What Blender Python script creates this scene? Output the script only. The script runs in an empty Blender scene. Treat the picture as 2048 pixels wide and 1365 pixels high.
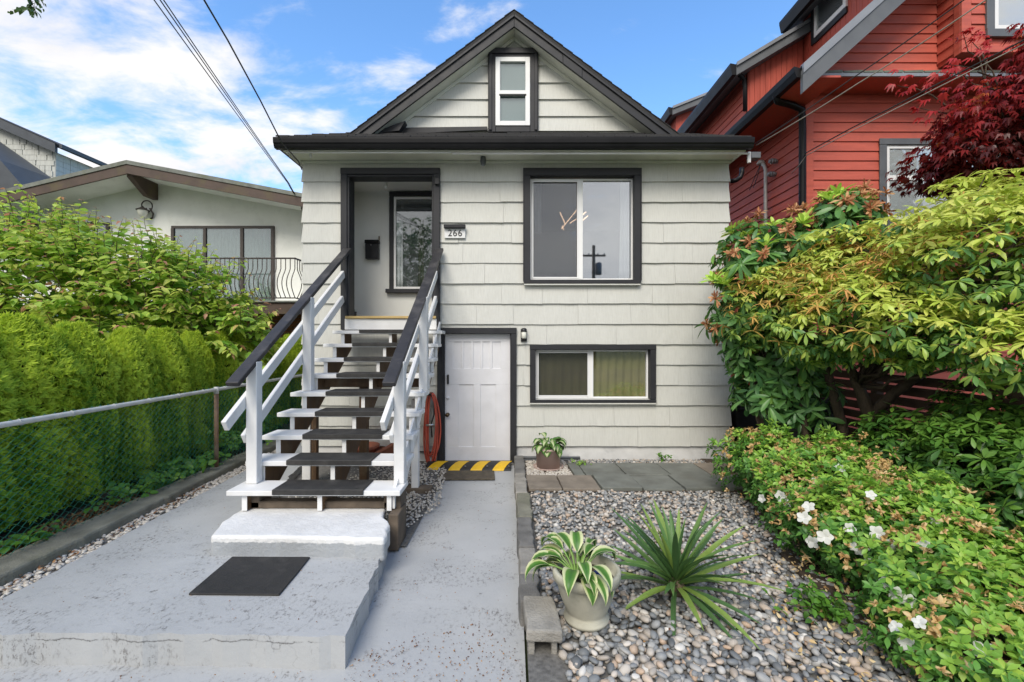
import bpy, math, random
import numpy as np
from mathutils import Vector, Matrix

random.seed(7); rng = np.random.default_rng(7)
scene = bpy.context.scene
COL = scene.collection
R = math.radians

# ------------------------------------------------------------------ camera
F = 910.0                      # focal length in photograph pixels (16 mm on full frame)
CAMZ = 1.70
cd = bpy.data.cameras.new('camera'); cam = bpy.data.objects.new('camera', cd); COL.objects.link(cam)
cam.location = (0, 0, CAMZ); cam.rotation_euler = (R(90), 0, 0)
cd.sensor_width = 36; cd.lens = F / 2048 * 36; cd.clip_start = 0.05; cd.clip_end = 1500
scene.camera = cam

# ------------------------------------------------------------------ sky, sun, exposure
SUN_EL, SUN_ROT = 47, 197      # sun behind the camera, veiled by thin cloud
world = bpy.data.worlds.new('World'); scene.world = world; world.use_nodes = True
def build_world():
    nt = world.node_tree; N = nt.nodes; L = nt.links; N.clear()
    out = N.new('ShaderNodeOutputWorld'); bg = N.new('ShaderNodeBackground'); bg.inputs['Strength'].default_value = 0.14
    sky = N.new('ShaderNodeTexSky'); sky.sky_type = 'NISHITA'; sky.sun_disc = False
    sky.sun_elevation = R(SUN_EL); sky.sun_rotation = R(SUN_ROT); sky.air_density = 1.0; sky.dust_density = 0.4; sky.ozone_density = 2.0
    hs = N.new('ShaderNodeHueSaturation'); hs.inputs['Saturation'].default_value = 1.18; hs.inputs['Value'].default_value = 1.05
    L.new(sky.outputs[0], hs.inputs['Color'])
    tc = N.new('ShaderNodeTexCoord'); sep = N.new('ShaderNodeSeparateXYZ'); L.new(tc.outputs['Generated'], sep.inputs[0])
    def m(op, a, b=None, clamp=False):
        n = N.new('ShaderNodeMath'); n.operation = op; n.use_clamp = clamp
        for i, v in enumerate((a, b)):
            if v is None: continue
            if isinstance(v, (int, float)): n.inputs[i].default_value = v
            else: L.new(v, n.inputs[i])
        return n.outputs[0]
    zz = m('ADD', m('MAXIMUM', sep.outputs['Z'], 0.0), 0.22)
    px, py = m('DIVIDE', sep.outputs['X'], zz), m('DIVIDE', sep.outputs['Y'], zz)
    cmb = N.new('ShaderNodeCombineXYZ'); L.new(px, cmb.inputs[0]); L.new(py, cmb.inputs[1])
    def noise(vec, sc, det, rough, off, stretch=(1, 1, 1)):
        mp = N.new('ShaderNodeMapping'); mp.inputs['Location'].default_value = off; mp.inputs['Scale'].default_value = stretch; L.new(vec, mp.inputs[0])
        n = N.new('ShaderNodeTexNoise'); n.inputs['Scale'].default_value = sc; n.inputs['Detail'].default_value = det; n.inputs['Roughness'].default_value = rough
        n.inputs['Distortion'].default_value = 0.25
        L.new(mp.outputs[0], n.inputs['Vector']); return n.outputs['Fac']
    big = noise(cmb.outputs[0], 0.55, 2, 0.4, (CLOUD[0], CLOUD[1], 0))
    fine = noise(cmb.outputs[0], 3.3, 9, 0.60, (3.1, 7.7, 1.0), (1.0, 1.5, 1))
    # the cloud sheet thins out along one slant line across the sky, as a front edge does
    front = m('ADD', m('MULTIPLY', px, -0.20), m('MAXIMUM', m('MULTIPLY', py, -0.22), -0.14))
    cov = m('ADD', m('ADD', m('MULTIPLY', big, 0.62), m('MULTIPLY', fine, 1.15)), front)
    mr = N.new('ShaderNodeMapRange'); mr.interpolation_type = 'SMOOTHSTEP'
    mr.inputs['From Min'].default_value = CLOUD[2]; mr.inputs['From Max'].default_value = CLOUD[3]; L.new(cov, mr.inputs['Value'])
    shade = noise(cmb.outputs[0], 1.3, 6, 0.55, (9.1, 2.2, 4.0))
    cr = N.new('ShaderNodeValToRGB'); L.new(shade, cr.inputs[0])
    cr.color_ramp.elements[0].position = 0.32; cr.color_ramp.elements[0].color = (2.55, 2.58, 2.75, 1)
    cr.color_ramp.elements[1].position = 0.55; cr.color_ramp.elements[1].color = (3.45, 3.4, 3.4, 1)
    mix = N.new('ShaderNodeMix'); mix.data_type = 'RGBA'
    L.new(mr.outputs[0], mix.inputs['Factor']); L.new(hs.outputs[0], mix.inputs['A']); L.new(cr.outputs[0], mix.inputs['B'])
    L.new(mix.outputs['Result'], bg.inputs['Color']); L.new(bg.outputs[0], out.inputs['Surface'])
CLOUD = (1.3, 0.4, 0.77, 1.10)
build_world()
sl = bpy.data.lights.new('sun', 'SUN'); sun = bpy.data.objects.new('sun', sl); COL.objects.link(sun)
sl.energy = 1.5; sl.angle = R(30); sl.color = (1.0, 0.935, 0.83)
_d = Vector((math.sin(R(SUN_ROT)) * math.cos(R(SUN_EL)), math.cos(R(SUN_ROT)) * math.cos(R(SUN_EL)), math.sin(R(SUN_EL))))
sun.rotation_euler = _d.to_track_quat('Z', 'Y').to_euler(); sun.location = _d * 60
vs = scene.view_settings; vs.view_transform = 'Standard'; vs.look = 'None'; vs.exposure = 1.16; vs.gamma = 1.0; vs.use_curve_mapping = False
scene.cycles.use_denoising = True; scene.cycles.max_bounces = 6; scene.cycles.diffuse_bounces = 3; scene.cycles.glossy_bounces = 3
scene.cycles.transparent_max_bounces = 12; scene.cycles.transmission_bounces = 4; scene.cycles.caustics_reflective = False; scene.cycles.caustics_refractive = False

# ------------------------------------------------------------------ measuring helpers (photograph pixel at a depth -> metres)
def XX(x, Y): return (x - 1024) * Y / F
def ZZ(y, Y): return CAMZ - (y - 682.5) * Y / F
def PT(x, y, Y): return Vector((XX(x, Y), Y, ZZ(y, Y)))

# ------------------------------------------------------------------ materials
MAT = {}
def _new(name):
    m = bpy.data.materials.new(name); m.use_nodes = True; nt = m.node_tree; nt.nodes.clear()
    out = nt.nodes.new('ShaderNodeOutputMaterial'); b = nt.nodes.new('ShaderNodeBsdfPrincipled'); nt.links.new(b.outputs[0], out.inputs[0])
    MAT[name] = m
    return m, nt, b, out
def _coord(nt, scale=(1, 1, 1), rot=(0, 0, 0), loc=(0, 0, 0)):
    tc = nt.nodes.new('ShaderNodeTexCoord'); mp = nt.nodes.new('ShaderNodeMapping')
    mp.inputs['Scale'].default_value = scale; mp.inputs['Rotation'].default_value = rot; mp.inputs['Location'].default_value = loc
    nt.links.new(tc.outputs['Object'], mp.inputs[0]); return mp.outputs[0]
def _noise(nt, vec, scale, det=4, rough=0.55, dist=0):
    n = nt.nodes.new('ShaderNodeTexNoise'); n.inputs['Scale'].default_value = scale; n.inputs['Detail'].default_value = det
    n.inputs['Roughness'].default_value = rough; n.inputs['Distortion'].default_value = dist
    nt.links.new(vec, n.inputs['Vector']); return n.outputs['Fac']
def _ramp(nt, fac, stops, interp='LINEAR'):
    r = nt.nodes.new('ShaderNodeValToRGB'); r.color_ramp.interpolation = interp
    e = r.color_ramp.elements
    while len(e) < len(stops): e.new(0.5)
    for i, (p, c) in enumerate(stops):
        e[i].position = p; e[i].color = (*c, 1) if len(c) == 3 else c
    nt.links.new(fac, r.inputs[0]); return r.outputs[0]
def _mix(nt, fac, a, b, typ='MIX'):
    n = nt.nodes.new('ShaderNodeMix'); n.data_type = 'RGBA'; n.blend_type = typ
    for k, v in (('Factor', fac), ('A', a), ('B', b)):
        if isinstance(v, (int, float)): n.inputs[k].default_value = v
        elif isinstance(v, tuple): n.inputs[k].default_value = (*v, 1)
        else: nt.links.new(v, n.inputs[k])
    return n.outputs['Result']
def _math(nt, op, a, b=0.0, clamp=False):
    n = nt.nodes.new('ShaderNodeMath'); n.operation = op; n.use_clamp = clamp
    for i, v in enumerate((a, b)):
        if isinstance(v, (int, float)): n.inputs[i].default_value = v
        else: nt.links.new(v, n.inputs[i])
    return n.outputs[0]
def _bump(nt, b, h, strength=0.3, dist=0.01):
    n = nt.nodes.new('ShaderNodeBump'); n.inputs['Strength'].default_value = strength; n.inputs['Distance'].default_value = dist
    nt.links.new(h, n.inputs['Height']); nt.links.new(n.outputs[0], b.inputs['Normal'])
def pm(name, col, rough=0.6, var=0.12, scale=6.0, bump=0.0, bscale=40.0, stretch=(1, 1, 1), dirt=None, dirt_amt=0.0, metallic=0.0, spec=0.4, bdist=0.004):
    m, nt, b, o = _new(name)
    v = _coord(nt, stretch); n1 = _noise(nt, v, scale, 5)
    lo = tuple(c * (1 - var) for c in col); hi = tuple(min(1, c * (1 + var)) for c in col)
    c = _ramp(nt, n1, [(0.3, lo), (0.7, hi)])
    if dirt:
        n2 = _noise(nt, _coord(nt, (1, 1, 1), loc=(5, 3, 1)), 3.0, 8, 0.65)
        f = _ramp(nt, n2, [(0.52, (0, 0, 0)), (0.72, (dirt_amt,) * 3)])
        c = _mix(nt, f, c, dirt)
    nt.links.new(c, b.inputs['Base Color'])
    rr = _ramp(nt, n1, [(0.3, (rough * 0.85,) * 3), (0.7, (min(1, rough * 1.12),) * 3)]); nt.links.new(rr, b.inputs['Roughness'])
    b.inputs['Metallic'].default_value = metallic; b.inputs['Specular IOR Level'].default_value = spec
    if bump: _bump(nt, b, _noise(nt, _coord(nt, stretch), bscale, 5), bump, bdist)
    return m

def special_materials():
    # combed shingle siding: fine vertical grooves in thick off-white paint
    m, nt, b, o = _new('siding')
    n = _noise(nt, _coord(nt, (85, 85, 1.2)), 1.0, 4, 0.6); w = _noise(nt, _coord(nt), 1.6, 6, 0.6)
    c = _ramp(nt, n, [(0.25, (0.515, 0.515, 0.472)), (0.6, (0.59, 0.59, 0.545))])
    c = _mix(nt, _ramp(nt, w, [(0.45, (0, 0, 0)), (0.75, (0.22,) * 3)]), c, (0.46, 0.46, 0.425))
    sp = _noise(nt, _coord(nt, (1, 1, 0.35)), 13.0, 7, 0.7)
    c = _mix(nt, _ramp(nt, sp, [(0.62, (0, 0, 0)), (0.76, (0.4,) * 3)]), c, (0.42, 0.41, 0.36))
    nt.links.new(c, b.inputs['Base Color']); b.inputs['Roughness'].default_value = 0.55
    _bump(nt, b, n, 0.55, 0.006)
    # painted concrete, blue grey, worn, with dark scuffs and pits
    m, nt, b, o = _new('painted_concrete')
    v = _coord(nt); a = _noise(nt, v, 1.3, 8, 0.62); f = _noise(nt, v, 28, 8, 0.7)
    c = _ramp(nt, a, [(0.30, (0.345, 0.355, 0.358)), (0.70, (0.425, 0.433, 0.432))])
    s1 = _noise(nt, _coord(nt, (1, 1.6, 1), loc=(2, 1, 0)), 2.0, 9, 0.72, 0.6)
    s2 = _noise(nt, _coord(nt, (1.6, 1, 1)), 30.0, 10, 0.80, 0.3)
    fac = _math(nt, 'MULTIPLY', _ramp(nt, s1, [(0.485, (0, 0, 0)), (0.60, (1, 1, 1))]), _ramp(nt, s2, [(0.515, (0, 0, 0)), (0.585, (0.8,) * 3)]))
    c = _mix(nt, fac, c, (0.10, 0.092, 0.085))
    wv = _noise(nt, _coord(nt, loc=(7, 4, 2)), 11.0, 6, 0.7)
    c = _mix(nt, _ramp(nt, wv, [(0.655, (0, 0, 0)), (0.69, (0.85,) * 3)]), c, (0.13, 0.125, 0.12))
    # hairline cracks and a broken, dirt-filled line under the rounded lip of the raised slab
    wob = nt.nodes.new('ShaderNodeVectorMath'); wob.operation = 'ADD'; nz_ = nt.nodes.new('ShaderNodeTexNoise'); nz_.inputs['Scale'].default_value = 5; nz_.inputs['Detail'].default_value = 6
    nt.links.new(v, nz_.inputs['Vector']); sc_ = nt.nodes.new('ShaderNodeVectorMath'); sc_.operation = 'SCALE'; sc_.inputs['Scale'].default_value = 0.35; nt.links.new(nz_.outputs['Color'], sc_.inputs[0])
    nt.links.new(v, wob.inputs[0]); nt.links.new(sc_.outputs[0], wob.inputs[1])
    vo = nt.nodes.new('ShaderNodeTexVoronoi'); vo.feature = 'DISTANCE_TO_EDGE'; vo.inputs['Scale'].default_value = 0.9; nt.links.new(wob.outputs[0], vo.inputs['Vector'])
    ck_ = _math(nt, 'MULTIPLY', _ramp(nt, vo.outputs['Distance'], [(0.0, (0.55,) * 3), (0.004, (0, 0, 0))]), _ramp(nt, _noise(nt, _coord(nt, loc=(1, 9, 0)), 2.5, 4), [(0.53, (0, 0, 0)), (0.60, (1, 1, 1))]))
    c = _mix(nt, ck_, c, (0.10, 0.098, 0.095))
    tz_ = nt.nodes.new('ShaderNodeSeparateXYZ'); nt.links.new(v, tz_.inputs[0])
    off = _math(nt, 'ABSOLUTE', _math(nt, 'ADD', _math(nt, 'SUBTRACT', tz_.outputs['Z'], 0.137), _math(nt, 'MULTIPLY', _math(nt, 'SUBTRACT', _noise(nt, v, 9, 6, 0.7), 0.5), 0.06)))
    lp_ = _math(nt, 'MULTIPLY', _ramp(nt, off, [(0.0, (0.9,) * 3), (0.0045, (0, 0, 0))]), _ramp(nt, _noise(nt, _coord(nt, loc=(3, 2, 8)), 5.0, 5, 0.7), [(0.44, (0, 0, 0)), (0.52, (1, 1, 1))]))
    c = _mix(nt, lp_, c, (0.05, 0.048, 0.045))
    nt.links.new(c, b.inputs['Base Color']); b.inputs['Roughness'].default_value = 0.5
    hgt = _math(nt, 'ADD', _math(nt, 'MULTIPLY', f, 0.55), _math(nt, 'MULTIPLY', _noise(nt, v, 9, 3), 0.35))
    _bump(nt, b, hgt, 0.42, 0.014)
    # upper step: grey sides, white painted top with a ragged edge (by height on the step itself)
    m, nt, b, o = _new('white_topped_concrete')
    v = _coord(nt); tc = nt.nodes.new('ShaderNodeTexCoord'); sp = nt.nodes.new('ShaderNodeSeparateXYZ'); nt.links.new(tc.outputs['Object'], sp.inputs[0])
    h = _math(nt, 'ADD', sp.outputs['Z'], _math(nt, 'MULTIPLY', _noise(nt, v, 14, 6, 0.7), 0.05))
    fac = _ramp(nt, h, [(0.149, (0, 0, 0)), (0.155, (1, 1, 1))])
    g = _ramp(nt, _noise(nt, v, 3, 7, 0.6), [(0.3, (0.30, 0.318, 0.335)), (0.7, (0.40, 0.418, 0.432))])
    wht = _ramp(nt, _noise(nt, v, 4, 8, 0.65), [(0.3, (0.62, 0.62, 0.61)), (0.6, (0.75, 0.75, 0.74))])
    nt.links.new(_mix(nt, fac, g, wht), b.inputs['Base Color']); b.inputs['Roughness'].default_value = 0.5
    _bump(nt, b, _noise(nt, v, 26, 8, 0.7), 0.6, 0.02)
    # window glass: clear with a coated reflection
    for nm, refl, tint in (('glass', 0.10, (0.90, 0.92, 0.92)), ('glass_bright', 0.34, (0.88, 0.9, 0.91))):
        m = bpy.data.materials.new(nm); m.use_nodes = True; nt = m.node_tree; nt.nodes.clear(); MAT[nm] = m
        o = nt.nodes.new('ShaderNodeOutputMaterial'); t = nt.nodes.new('ShaderNodeBsdfTransparent'); g = nt.nodes.new('ShaderNodeBsdfGlossy'); mx = nt.nodes.new('ShaderNodeMixShader')
        t.inputs[0].default_value = (*tint, 1); g.inputs['Roughness'].default_value = 0.02; g.inputs['Color'].default_value = (0.9, 0.93, 0.95, 1)
        lw = nt.nodes.new('ShaderNodeLayerWeight'); lw.inputs['Blend'].default_value = 0.5
        nt.links.new(_math(nt, 'ADD', _math(nt, 'MULTIPLY', _math(nt, 'POWER', lw.outputs['Facing'], 4.0), 0.6), refl + 0.03, True), mx.inputs[0]); nt.links.new(t.outputs[0], mx.inputs[1]); nt.links.new(g.outputs[0], mx.inputs[2]); nt.links.new(mx.outputs[0], o.inputs[0])
    # insect screen
    m = bpy.data.materials.new('screen_mesh'); m.use_nodes = True; nt = m.node_tree; nt.nodes.clear(); MAT['screen_mesh'] = m
    o = nt.nodes.new('ShaderNodeOutputMaterial'); t = nt.nodes.new('ShaderNodeBsdfTransparent'); g = nt.nodes.new('ShaderNodeBsdfDiffuse'); mx = nt.nodes.new('ShaderNodeMixShader')
    g.inputs[0].default_value = (0.05, 0.05, 0.055, 1); mx.inputs[0].default_value = 0.26
    nt.links.new(t.outputs[0], mx.inputs[1]); nt.links.new(g.outputs[0], mx.inputs[2]); nt.links.new(mx.outputs[0], o.inputs[0])
    m, nt, b, o = _new('lamp_glow'); b.inputs['Base Color'].default_value = (0.9, 0.6, 0.4, 1); b.inputs['Emission Color'].default_value = (1.0, 0.62, 0.38, 1); b.inputs['Emission Strength'].default_value = 1.6
    # brown stained timber on sides, for stringers
    # pebbles: colour picked per stone
    for nm, stops in (('pebble', [(0.0, (0.14, 0.147, 0.15)), (0.20, (0.22, 0.232, 0.238)), (0.38, (0.33, 0.335, 0.33)), (0.54, (0.47, 0.455, 0.42)), (0.66, (0.38, 0.32, 0.26)), (0.76, (0.60, 0.56, 0.50)), (0.86, (0.50, 0.36, 0.25)), (0.94, (0.74, 0.71, 0.65)), (1.0, (0.27, 0.275, 0.28))]),
                      ('white_gravel_stone', [(0.0, (0.55, 0.50, 0.43)), (0.3, (0.66, 0.62, 0.55)), (0.6, (0.48, 0.42, 0.35)), (0.8, (0.72, 0.69, 0.63)), (1.0, (0.34, 0.29, 0.24))])):
        m, nt, b, o = _new(nm)
        at = nt.nodes.new('ShaderNodeAttribute'); at.attribute_name = 'tint'; oi = nt.nodes.new('ShaderNodeObjectInfo')
        f = _math(nt, 'FRACT', _math(nt, 'ADD', at.outputs['Fac'], oi.outputs['Random']))
        c = _ramp(nt, f, stops)
        n = _noise(nt, _coord(nt), 55, 6, 0.65); c = _mix(nt, 0.75, c, _ramp(nt, n, [(0.3, (0.55, 0.55, 0.55)), (0.7, (1, 1, 1))]), 'MULTIPLY')
        nt.links.new(c, b.inputs['Base Color']); b.inputs['Roughness'].default_value = 0.55; b.inputs['Specular IOR Level'].default_value = 0.35
    # brick
    m, nt, b, o = _new('chequer_rubber')
    v = _coord(nt, (1, 1, 1), rot=(0, 0, R(45))); ck = nt.nodes.new('ShaderNodeTexChecker'); ck.inputs['Scale'].default_value = 70; nt.links.new(v, ck.inputs['Vector'])
    n = _noise(nt, _coord(nt), 9, 6, 0.65)
    nt.links.new(_ramp(nt, n, [(0.35, (0.017, 0.0165, 0.016)), (0.75, (0.055, 0.052, 0.048))]), b.inputs['Base Color']); b.inputs['Roughness'].default_value = 0.62
    _bump(nt, b, ck.outputs['Fac'], 0.9, 0.006)
special_materials()

def leafmat(name, stops, rough=0.45, trans=0.28, attr=True, spec=0.4):
    m, nt, b, o = _new(name)
    at = nt.nodes.new('ShaderNodeAttribute'); at.attribute_name = 'tint'
    c = _ramp(nt, at.outputs['Fac'], stops)
    n = _noise(nt, _coord(nt), 20, 4, 0.6); c = _mix(nt, 0.6, c, _ramp(nt, n, [(0.3, (0.72, 0.74, 0.7)), (0.7, (1.0, 1.0, 1.0))]), 'MULTIPLY')
    nt.links.new(c, b.inputs['Base Color']); b.inputs['Roughness'].default_value = rough; b.inputs['Specular IOR Level'].default_value = spec
    t = nt.nodes.new('ShaderNodeBsdfTranslucent'); nt.links.new(c, t.inputs[0]); mx = nt.nodes.new('ShaderNodeMixShader'); mx.inputs[0].default_value = trans
    nt.links.new(b.outputs[0], mx.inputs[1]); nt.links.new(t.outputs[0], mx.inputs[2]); nt.links.new(mx.outputs[0], o.inputs[0])
    return m

pm('charcoal_paint', (0.021, 0.0215, 0.025), 0.55, 0.18, 9, 0.25, 60)
pm('charcoal_rail', (0.030, 0.029, 0.031), 0.55, 0.25, 12, 0.4, 50, (1, 1, 1), (0.16, 0.15, 0.14), 0.5)
pm('white_paint', (0.70, 0.70, 0.69), 0.5, 0.05, 5, 0.3, 45, (1, 1, 1), (0.55, 0.53, 0.49), 0.35)
pm('door_paint', (0.70, 0.70, 0.72), 0.42, 0.05, 4, 0.15, 30, (1, 1, 1), (0.55, 0.54, 0.52), 0.35)
pm('cream_paint', (0.66, 0.66, 0.58), 0.5, 0.07, 4, 0.15, 30, (1, 1, 1), (0.45, 0.43, 0.35), 0.4)
pm('porch_wall', (0.72, 0.73, 0.69), 0.6, 0.04, 2, 0.15, 30)
pm('vinyl', (0.80, 0.80, 0.79), 0.35, 0.03, 5)
pm('gutter_black', (0.009, 0.009, 0.010), 0.42, 0.2, 5, spec=0.2)
pm('roof_shingle', (0.036, 0.035, 0.035), 0.9, 0.35, 18, 0.8, 120)
pm('brown_stain', (0.105, 0.060, 0.030), 0.6, 0.35, 5, 0.4, 30, (3, 3, 0.5), (0.25, 0.20, 0.13), 0.5)
pm('weathered_wood', (0.11, 0.085, 0.062), 0.85, 0.4, 6, 0.6, 30, (1, 1, 1), (0.03, 0.028, 0.025), 0.8)
pm('gold_sill', (0.50, 0.36, 0.15), 0.4, 0.15, 5)
pm('raw_concrete', (0.27, 0.255, 0.225), 0.9, 0.25, 7, 0.9, 70, (1, 1, 1), (0.10, 0.095, 0.08), 0.6, bdist=0.01)
pm('dark_concrete', (0.15, 0.145, 0.135), 0.9, 0.3, 7, 0.9, 70, (1, 1, 1), (0.07, 0.07, 0.06), 0.6, bdist=0.01)
pm('mossy_concrete', (0.19, 0.185, 0.145), 0.9, 0.3, 5, 0.9, 60, (1, 1, 1), (0.09, 0.095, 0.05), 0.6, bdist=0.01)
pm('foundation', (0.62, 0.62, 0.61), 0.7, 0.12, 4, 0.6, 30, (1, 1, 1), (0.30, 0.31, 0.33), 0.7)
pm('rubber', (0.024, 0.023, 0.022), 0.7, 0.25, 10, 0.5, 150, (1, 1, 1), (0.13, 0.12, 0.11), 0.35)
pm('rubber_edge', (0.022, 0.022, 0.022), 0.6, 0.2, 10)
pm('yellow_paint', (0.72, 0.44, 0.015), 0.5, 0.1, 20, 0, 40, (1, 1, 1), (0.30, 0.2, 0.03), 0.5)
pm('paver_grey', (0.150, 0.158, 0.140), 0.85, 0.22, 5, 0.5, 60, (1, 1, 1), (0.09, 0.085, 0.07), 0.5)
pm('paver_brown', (0.205, 0.175, 0.140), 0.85, 0.25, 5, 0.5, 60, (1, 1, 1), (0.10, 0.085, 0.07), 0.6)
pm('soil', (0.060, 0.042, 0.028), 0.95, 0.4, 12, 0.9, 40)
pm('gravel_base', (0.13, 0.125, 0.115), 0.95, 0.4, 30, 0.9, 60)
pm('lawn_ground', (0.055, 0.075, 0.030), 0.95, 0.35, 3, 0.6, 30)
pm('asphalt', (0.05, 0.05, 0.052), 0.9, 0.2, 8, 0.6, 90)
pm('stucco', (0.78, 0.79, 0.74), 0.9, 0.05, 2, 0.7, 45, (1, 1, 1), (0.50, 0.51, 0.45), 0.3)
pm('neighbour_brown', (0.085, 0.058, 0.045), 0.6, 0.2, 4, 0.2, 30, (1, 1, 1), (0.12, 0.105, 0.035), 0.6)
pm('mossy_flashing', (0.17, 0.18, 0.155), 0.6, 0.3, 6, 0.2, 40, (1, 1, 1), (0.11, 0.12, 0.06), 0.7)
pm('iron_bronze', (0.060, 0.050, 0.043), 0.5, 0.2, 8)
pm('brick_red', (0.27, 0.13, 0.06), 0.85, 0.35, 3, 0.5, 60)
pm('mortar', (0.22, 0.19, 0.16), 0.95, 0.2, 8)
pm('blind_fabric', (0.27, 0.34, 0.32), 0.7, 0.06, 4)
pm('interior_dark', (0.16, 0.165, 0.17), 0.9, 0.1, 3)
pm('interior_light', (0.22, 0.225, 0.23), 0.9, 0.1, 3)
pm('sheer_curtain', (0.78, 0.80, 0.81), 0.8, 0.05, 4)
pm('olive_curtain', (0.36, 0.315, 0.14), 0.85, 0.15, 4)
pm('dark_curtain', (0.10, 0.11, 0.085), 0.85, 0.2, 4)
pm('red_siding', (0.50, 0.105, 0.070), 0.6, 0.16, 3, 0.35, 25, (0.5, 0.5, 6), (0.33, 0.075, 0.055), 0.5)
pm('red_board', (0.45, 0.085, 0.055), 0.6, 0.14, 4, 0.3, 25, (6, 6, 0.5))
pm('grey_trim', (0.115, 0.122, 0.130), 0.5, 0.12, 5, 0.2, 40)
pm('grey_flashing', (0.26, 0.27, 0.285), 0.4, 0.1, 4, metallic=0.3)
pm('green_tile', (0.13, 0.15, 0.11), 0.5, 0.3, 10)
pm('grey_shake', (0.52, 0.53, 0.49), 0.8, 0.12, 4, 0.3, 40, (8, 8, 1))
pm('slate_trim', (0.070, 0.078, 0.088), 0.6, 0.15, 5)
pm('galvanised', (0.52, 0.52, 0.49), 0.5, 0.14, 12, 0.2, 60, (1, 1, 1), (0.28, 0.26, 0.23), 0.5, metallic=0.15)
pm('rusty_post', (0.22, 0.14, 0.09), 0.7, 0.35, 9, 0.3, 50, (1, 1, 1), (0.32, 0.29, 0.25), 0.8, metallic=0.2)
pm('green_vinyl_wire', (0.018, 0.15, 0.115), 0.4, 0.2, 9)
pm('hose_red', (0.42, 0.075, 0.045), 0.45, 0.2, 9)
pm('steel', (0.5, 0.5, 0.5), 0.3, 0.1, 9, metallic=0.9)
pm('bronze_knob', (0.12, 0.085, 0.05), 0.35, 0.3, 20, metallic=0.7)
pm('black_plastic', (0.015, 0.015, 0.017), 0.4, 0.2, 9)
pm('bin_grey', (0.045, 0.047, 0.052), 0.55, 0.2, 6)
pm('bin_blue', (0.018, 0.035, 0.15), 0.5, 0.2, 6)
pm('plastic_taupe', (0.44, 0.33, 0.29), 0.5, 0.08, 6, 0, 40, (1, 1, 1), (0.15, 0.10, 0.08), 0.4)
pm('stone_urn', (0.43, 0.415, 0.335), 0.85, 0.18, 5, 0.5, 60, (1, 1, 1), (0.20, 0.20, 0.13), 0.85)
pm('terracotta', (0.36, 0.13, 0.075), 0.75, 0.15, 6)
pm('blue_glass', (0.012, 0.02, 0.19), 0.08, 0.4, 14, spec=0.8)
pm('bark', (0.075, 0.055, 0.038), 0.95, 0.4, 14, 1.0, 40, (1, 1, 0.4), bdist=0.02)
pm('twig', (0.11, 0.085, 0.05), 0.9, 0.3, 14)
pm('fence_wood', (0.075, 0.048, 0.032), 0.8, 0.3, 6, 0.4, 30, (1, 1, 4))
pm('cable_black', (0.03, 0.03, 0.032), 0.5, 0.1, 5)
pm('cable_grey', (0.33, 0.31, 0.28), 0.5, 0.1, 5)
pm('mat_ornate', (0.085, 0.070, 0.050), 0.8, 0.5, 26, 1.0, 45, (1, 1, 1), (0.20, 0.165, 0.10), 0.8)
leafmat('litter', [(0.0, (0.13, 0.055, 0.022)), (0.5, (0.26, 0.115, 0.045)), (1.0, (0.42, 0.23, 0.09))], 0.7, 0.1)
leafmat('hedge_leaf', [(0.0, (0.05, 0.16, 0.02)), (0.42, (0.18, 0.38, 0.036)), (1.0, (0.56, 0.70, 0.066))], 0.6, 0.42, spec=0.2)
leafmat('shrub_leaf', [(0.0, (0.0776, 0.2242, 0.0425)), (0.45, (0.2932, 0.5692, 0.0789)), (0.8, (0.621, 0.74, 0.1214)), (0.93, (0.74, 0.74, 0.1822)), (1.0, (0.621, 0.2932, 0.1822))], 0.42, 0.4)
leafmat('pieris_leaf', [(0.0, (0.0547, 0.1579, 0.055)), (0.4, (0.179, 0.3581, 0.0893)), (0.7, (0.5897, 0.74, 0.1201)), (0.9, (0.74, 0.74, 0.1888)), (1.0, (0.74, 0.716, 0.2059))], 0.36, 0.38)
leafmat('pieris_bloom', [(0.0, (0.3744, 0.3168, 0.072)), (0.5, (0.6048, 0.3888, 0.09)), (1.0, (0.72, 0.3456, 0.126))], 0.7, 0.3)
leafmat('rhodo_leaf', [(0.0, (0.0583, 0.1651, 0.0624)), (0.5, (0.1846, 0.3887, 0.0994)), (0.85, (0.4664, 0.7385, 0.0994)), (1.0, (0.6414, 0.74, 0.142))], 0.33, 0.34)
leafmat('spent_bloom', [(0.0, (0.3, 0.105, 0.0468)), (0.5, (0.6, 0.255, 0.1125)), (1.0, (0.72, 0.465, 0.2438))], 0.7, 0.3)
leafmat('azalea_leaf', [(0.0, (0.0461, 0.144, 0.0319)), (0.5, (0.1584, 0.3744, 0.0638)), (0.85, (0.36, 0.5904, 0.0866)), (1.0, (0.576, 0.6624, 0.114))], 0.40, 0.38)
leafmat('azalea_spent', [(0.0, (0.46, 0.25, 0.09)), (0.6, (0.70, 0.47, 0.20)), (1.0, (0.80, 0.63, 0.36))], 0.7, 0.3)
leafmat('azalea_white', [(0.0, (0.72, 0.72, 0.66)), (1.0, (0.85, 0.85, 0.82))], 0.6, 0.3)
leafmat('maple_leaf', [(0.0, (0.085, 0.014, 0.012)), (0.5, (0.26, 0.022, 0.022)), (0.85, (0.48, 0.032, 0.03)), (1.0, (0.56, 0.15, 0.04))], 0.38, 0.36)
leafmat('yucca_blade', [(0.0, (0.060, 0.13, 0.050)), (0.6, (0.12, 0.235, 0.065)), (1.0, (0.27, 0.38, 0.08))], 0.42, 0.2)
leafmat('weed_leaf', [(0.0, (0.05, 0.14, 0.02)), (0.6, (0.13, 0.30, 0.035)), (1.0, (0.24, 0.40, 0.05))], 0.45, 0.3)
leafmat('dark_shrub_leaf', [(0.0, (0.0382, 0.1064, 0.0235)), (0.6, (0.0957, 0.2338, 0.037)), (1.0, (0.2461, 0.4253, 0.059))], 0.36, 0.3)
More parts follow.
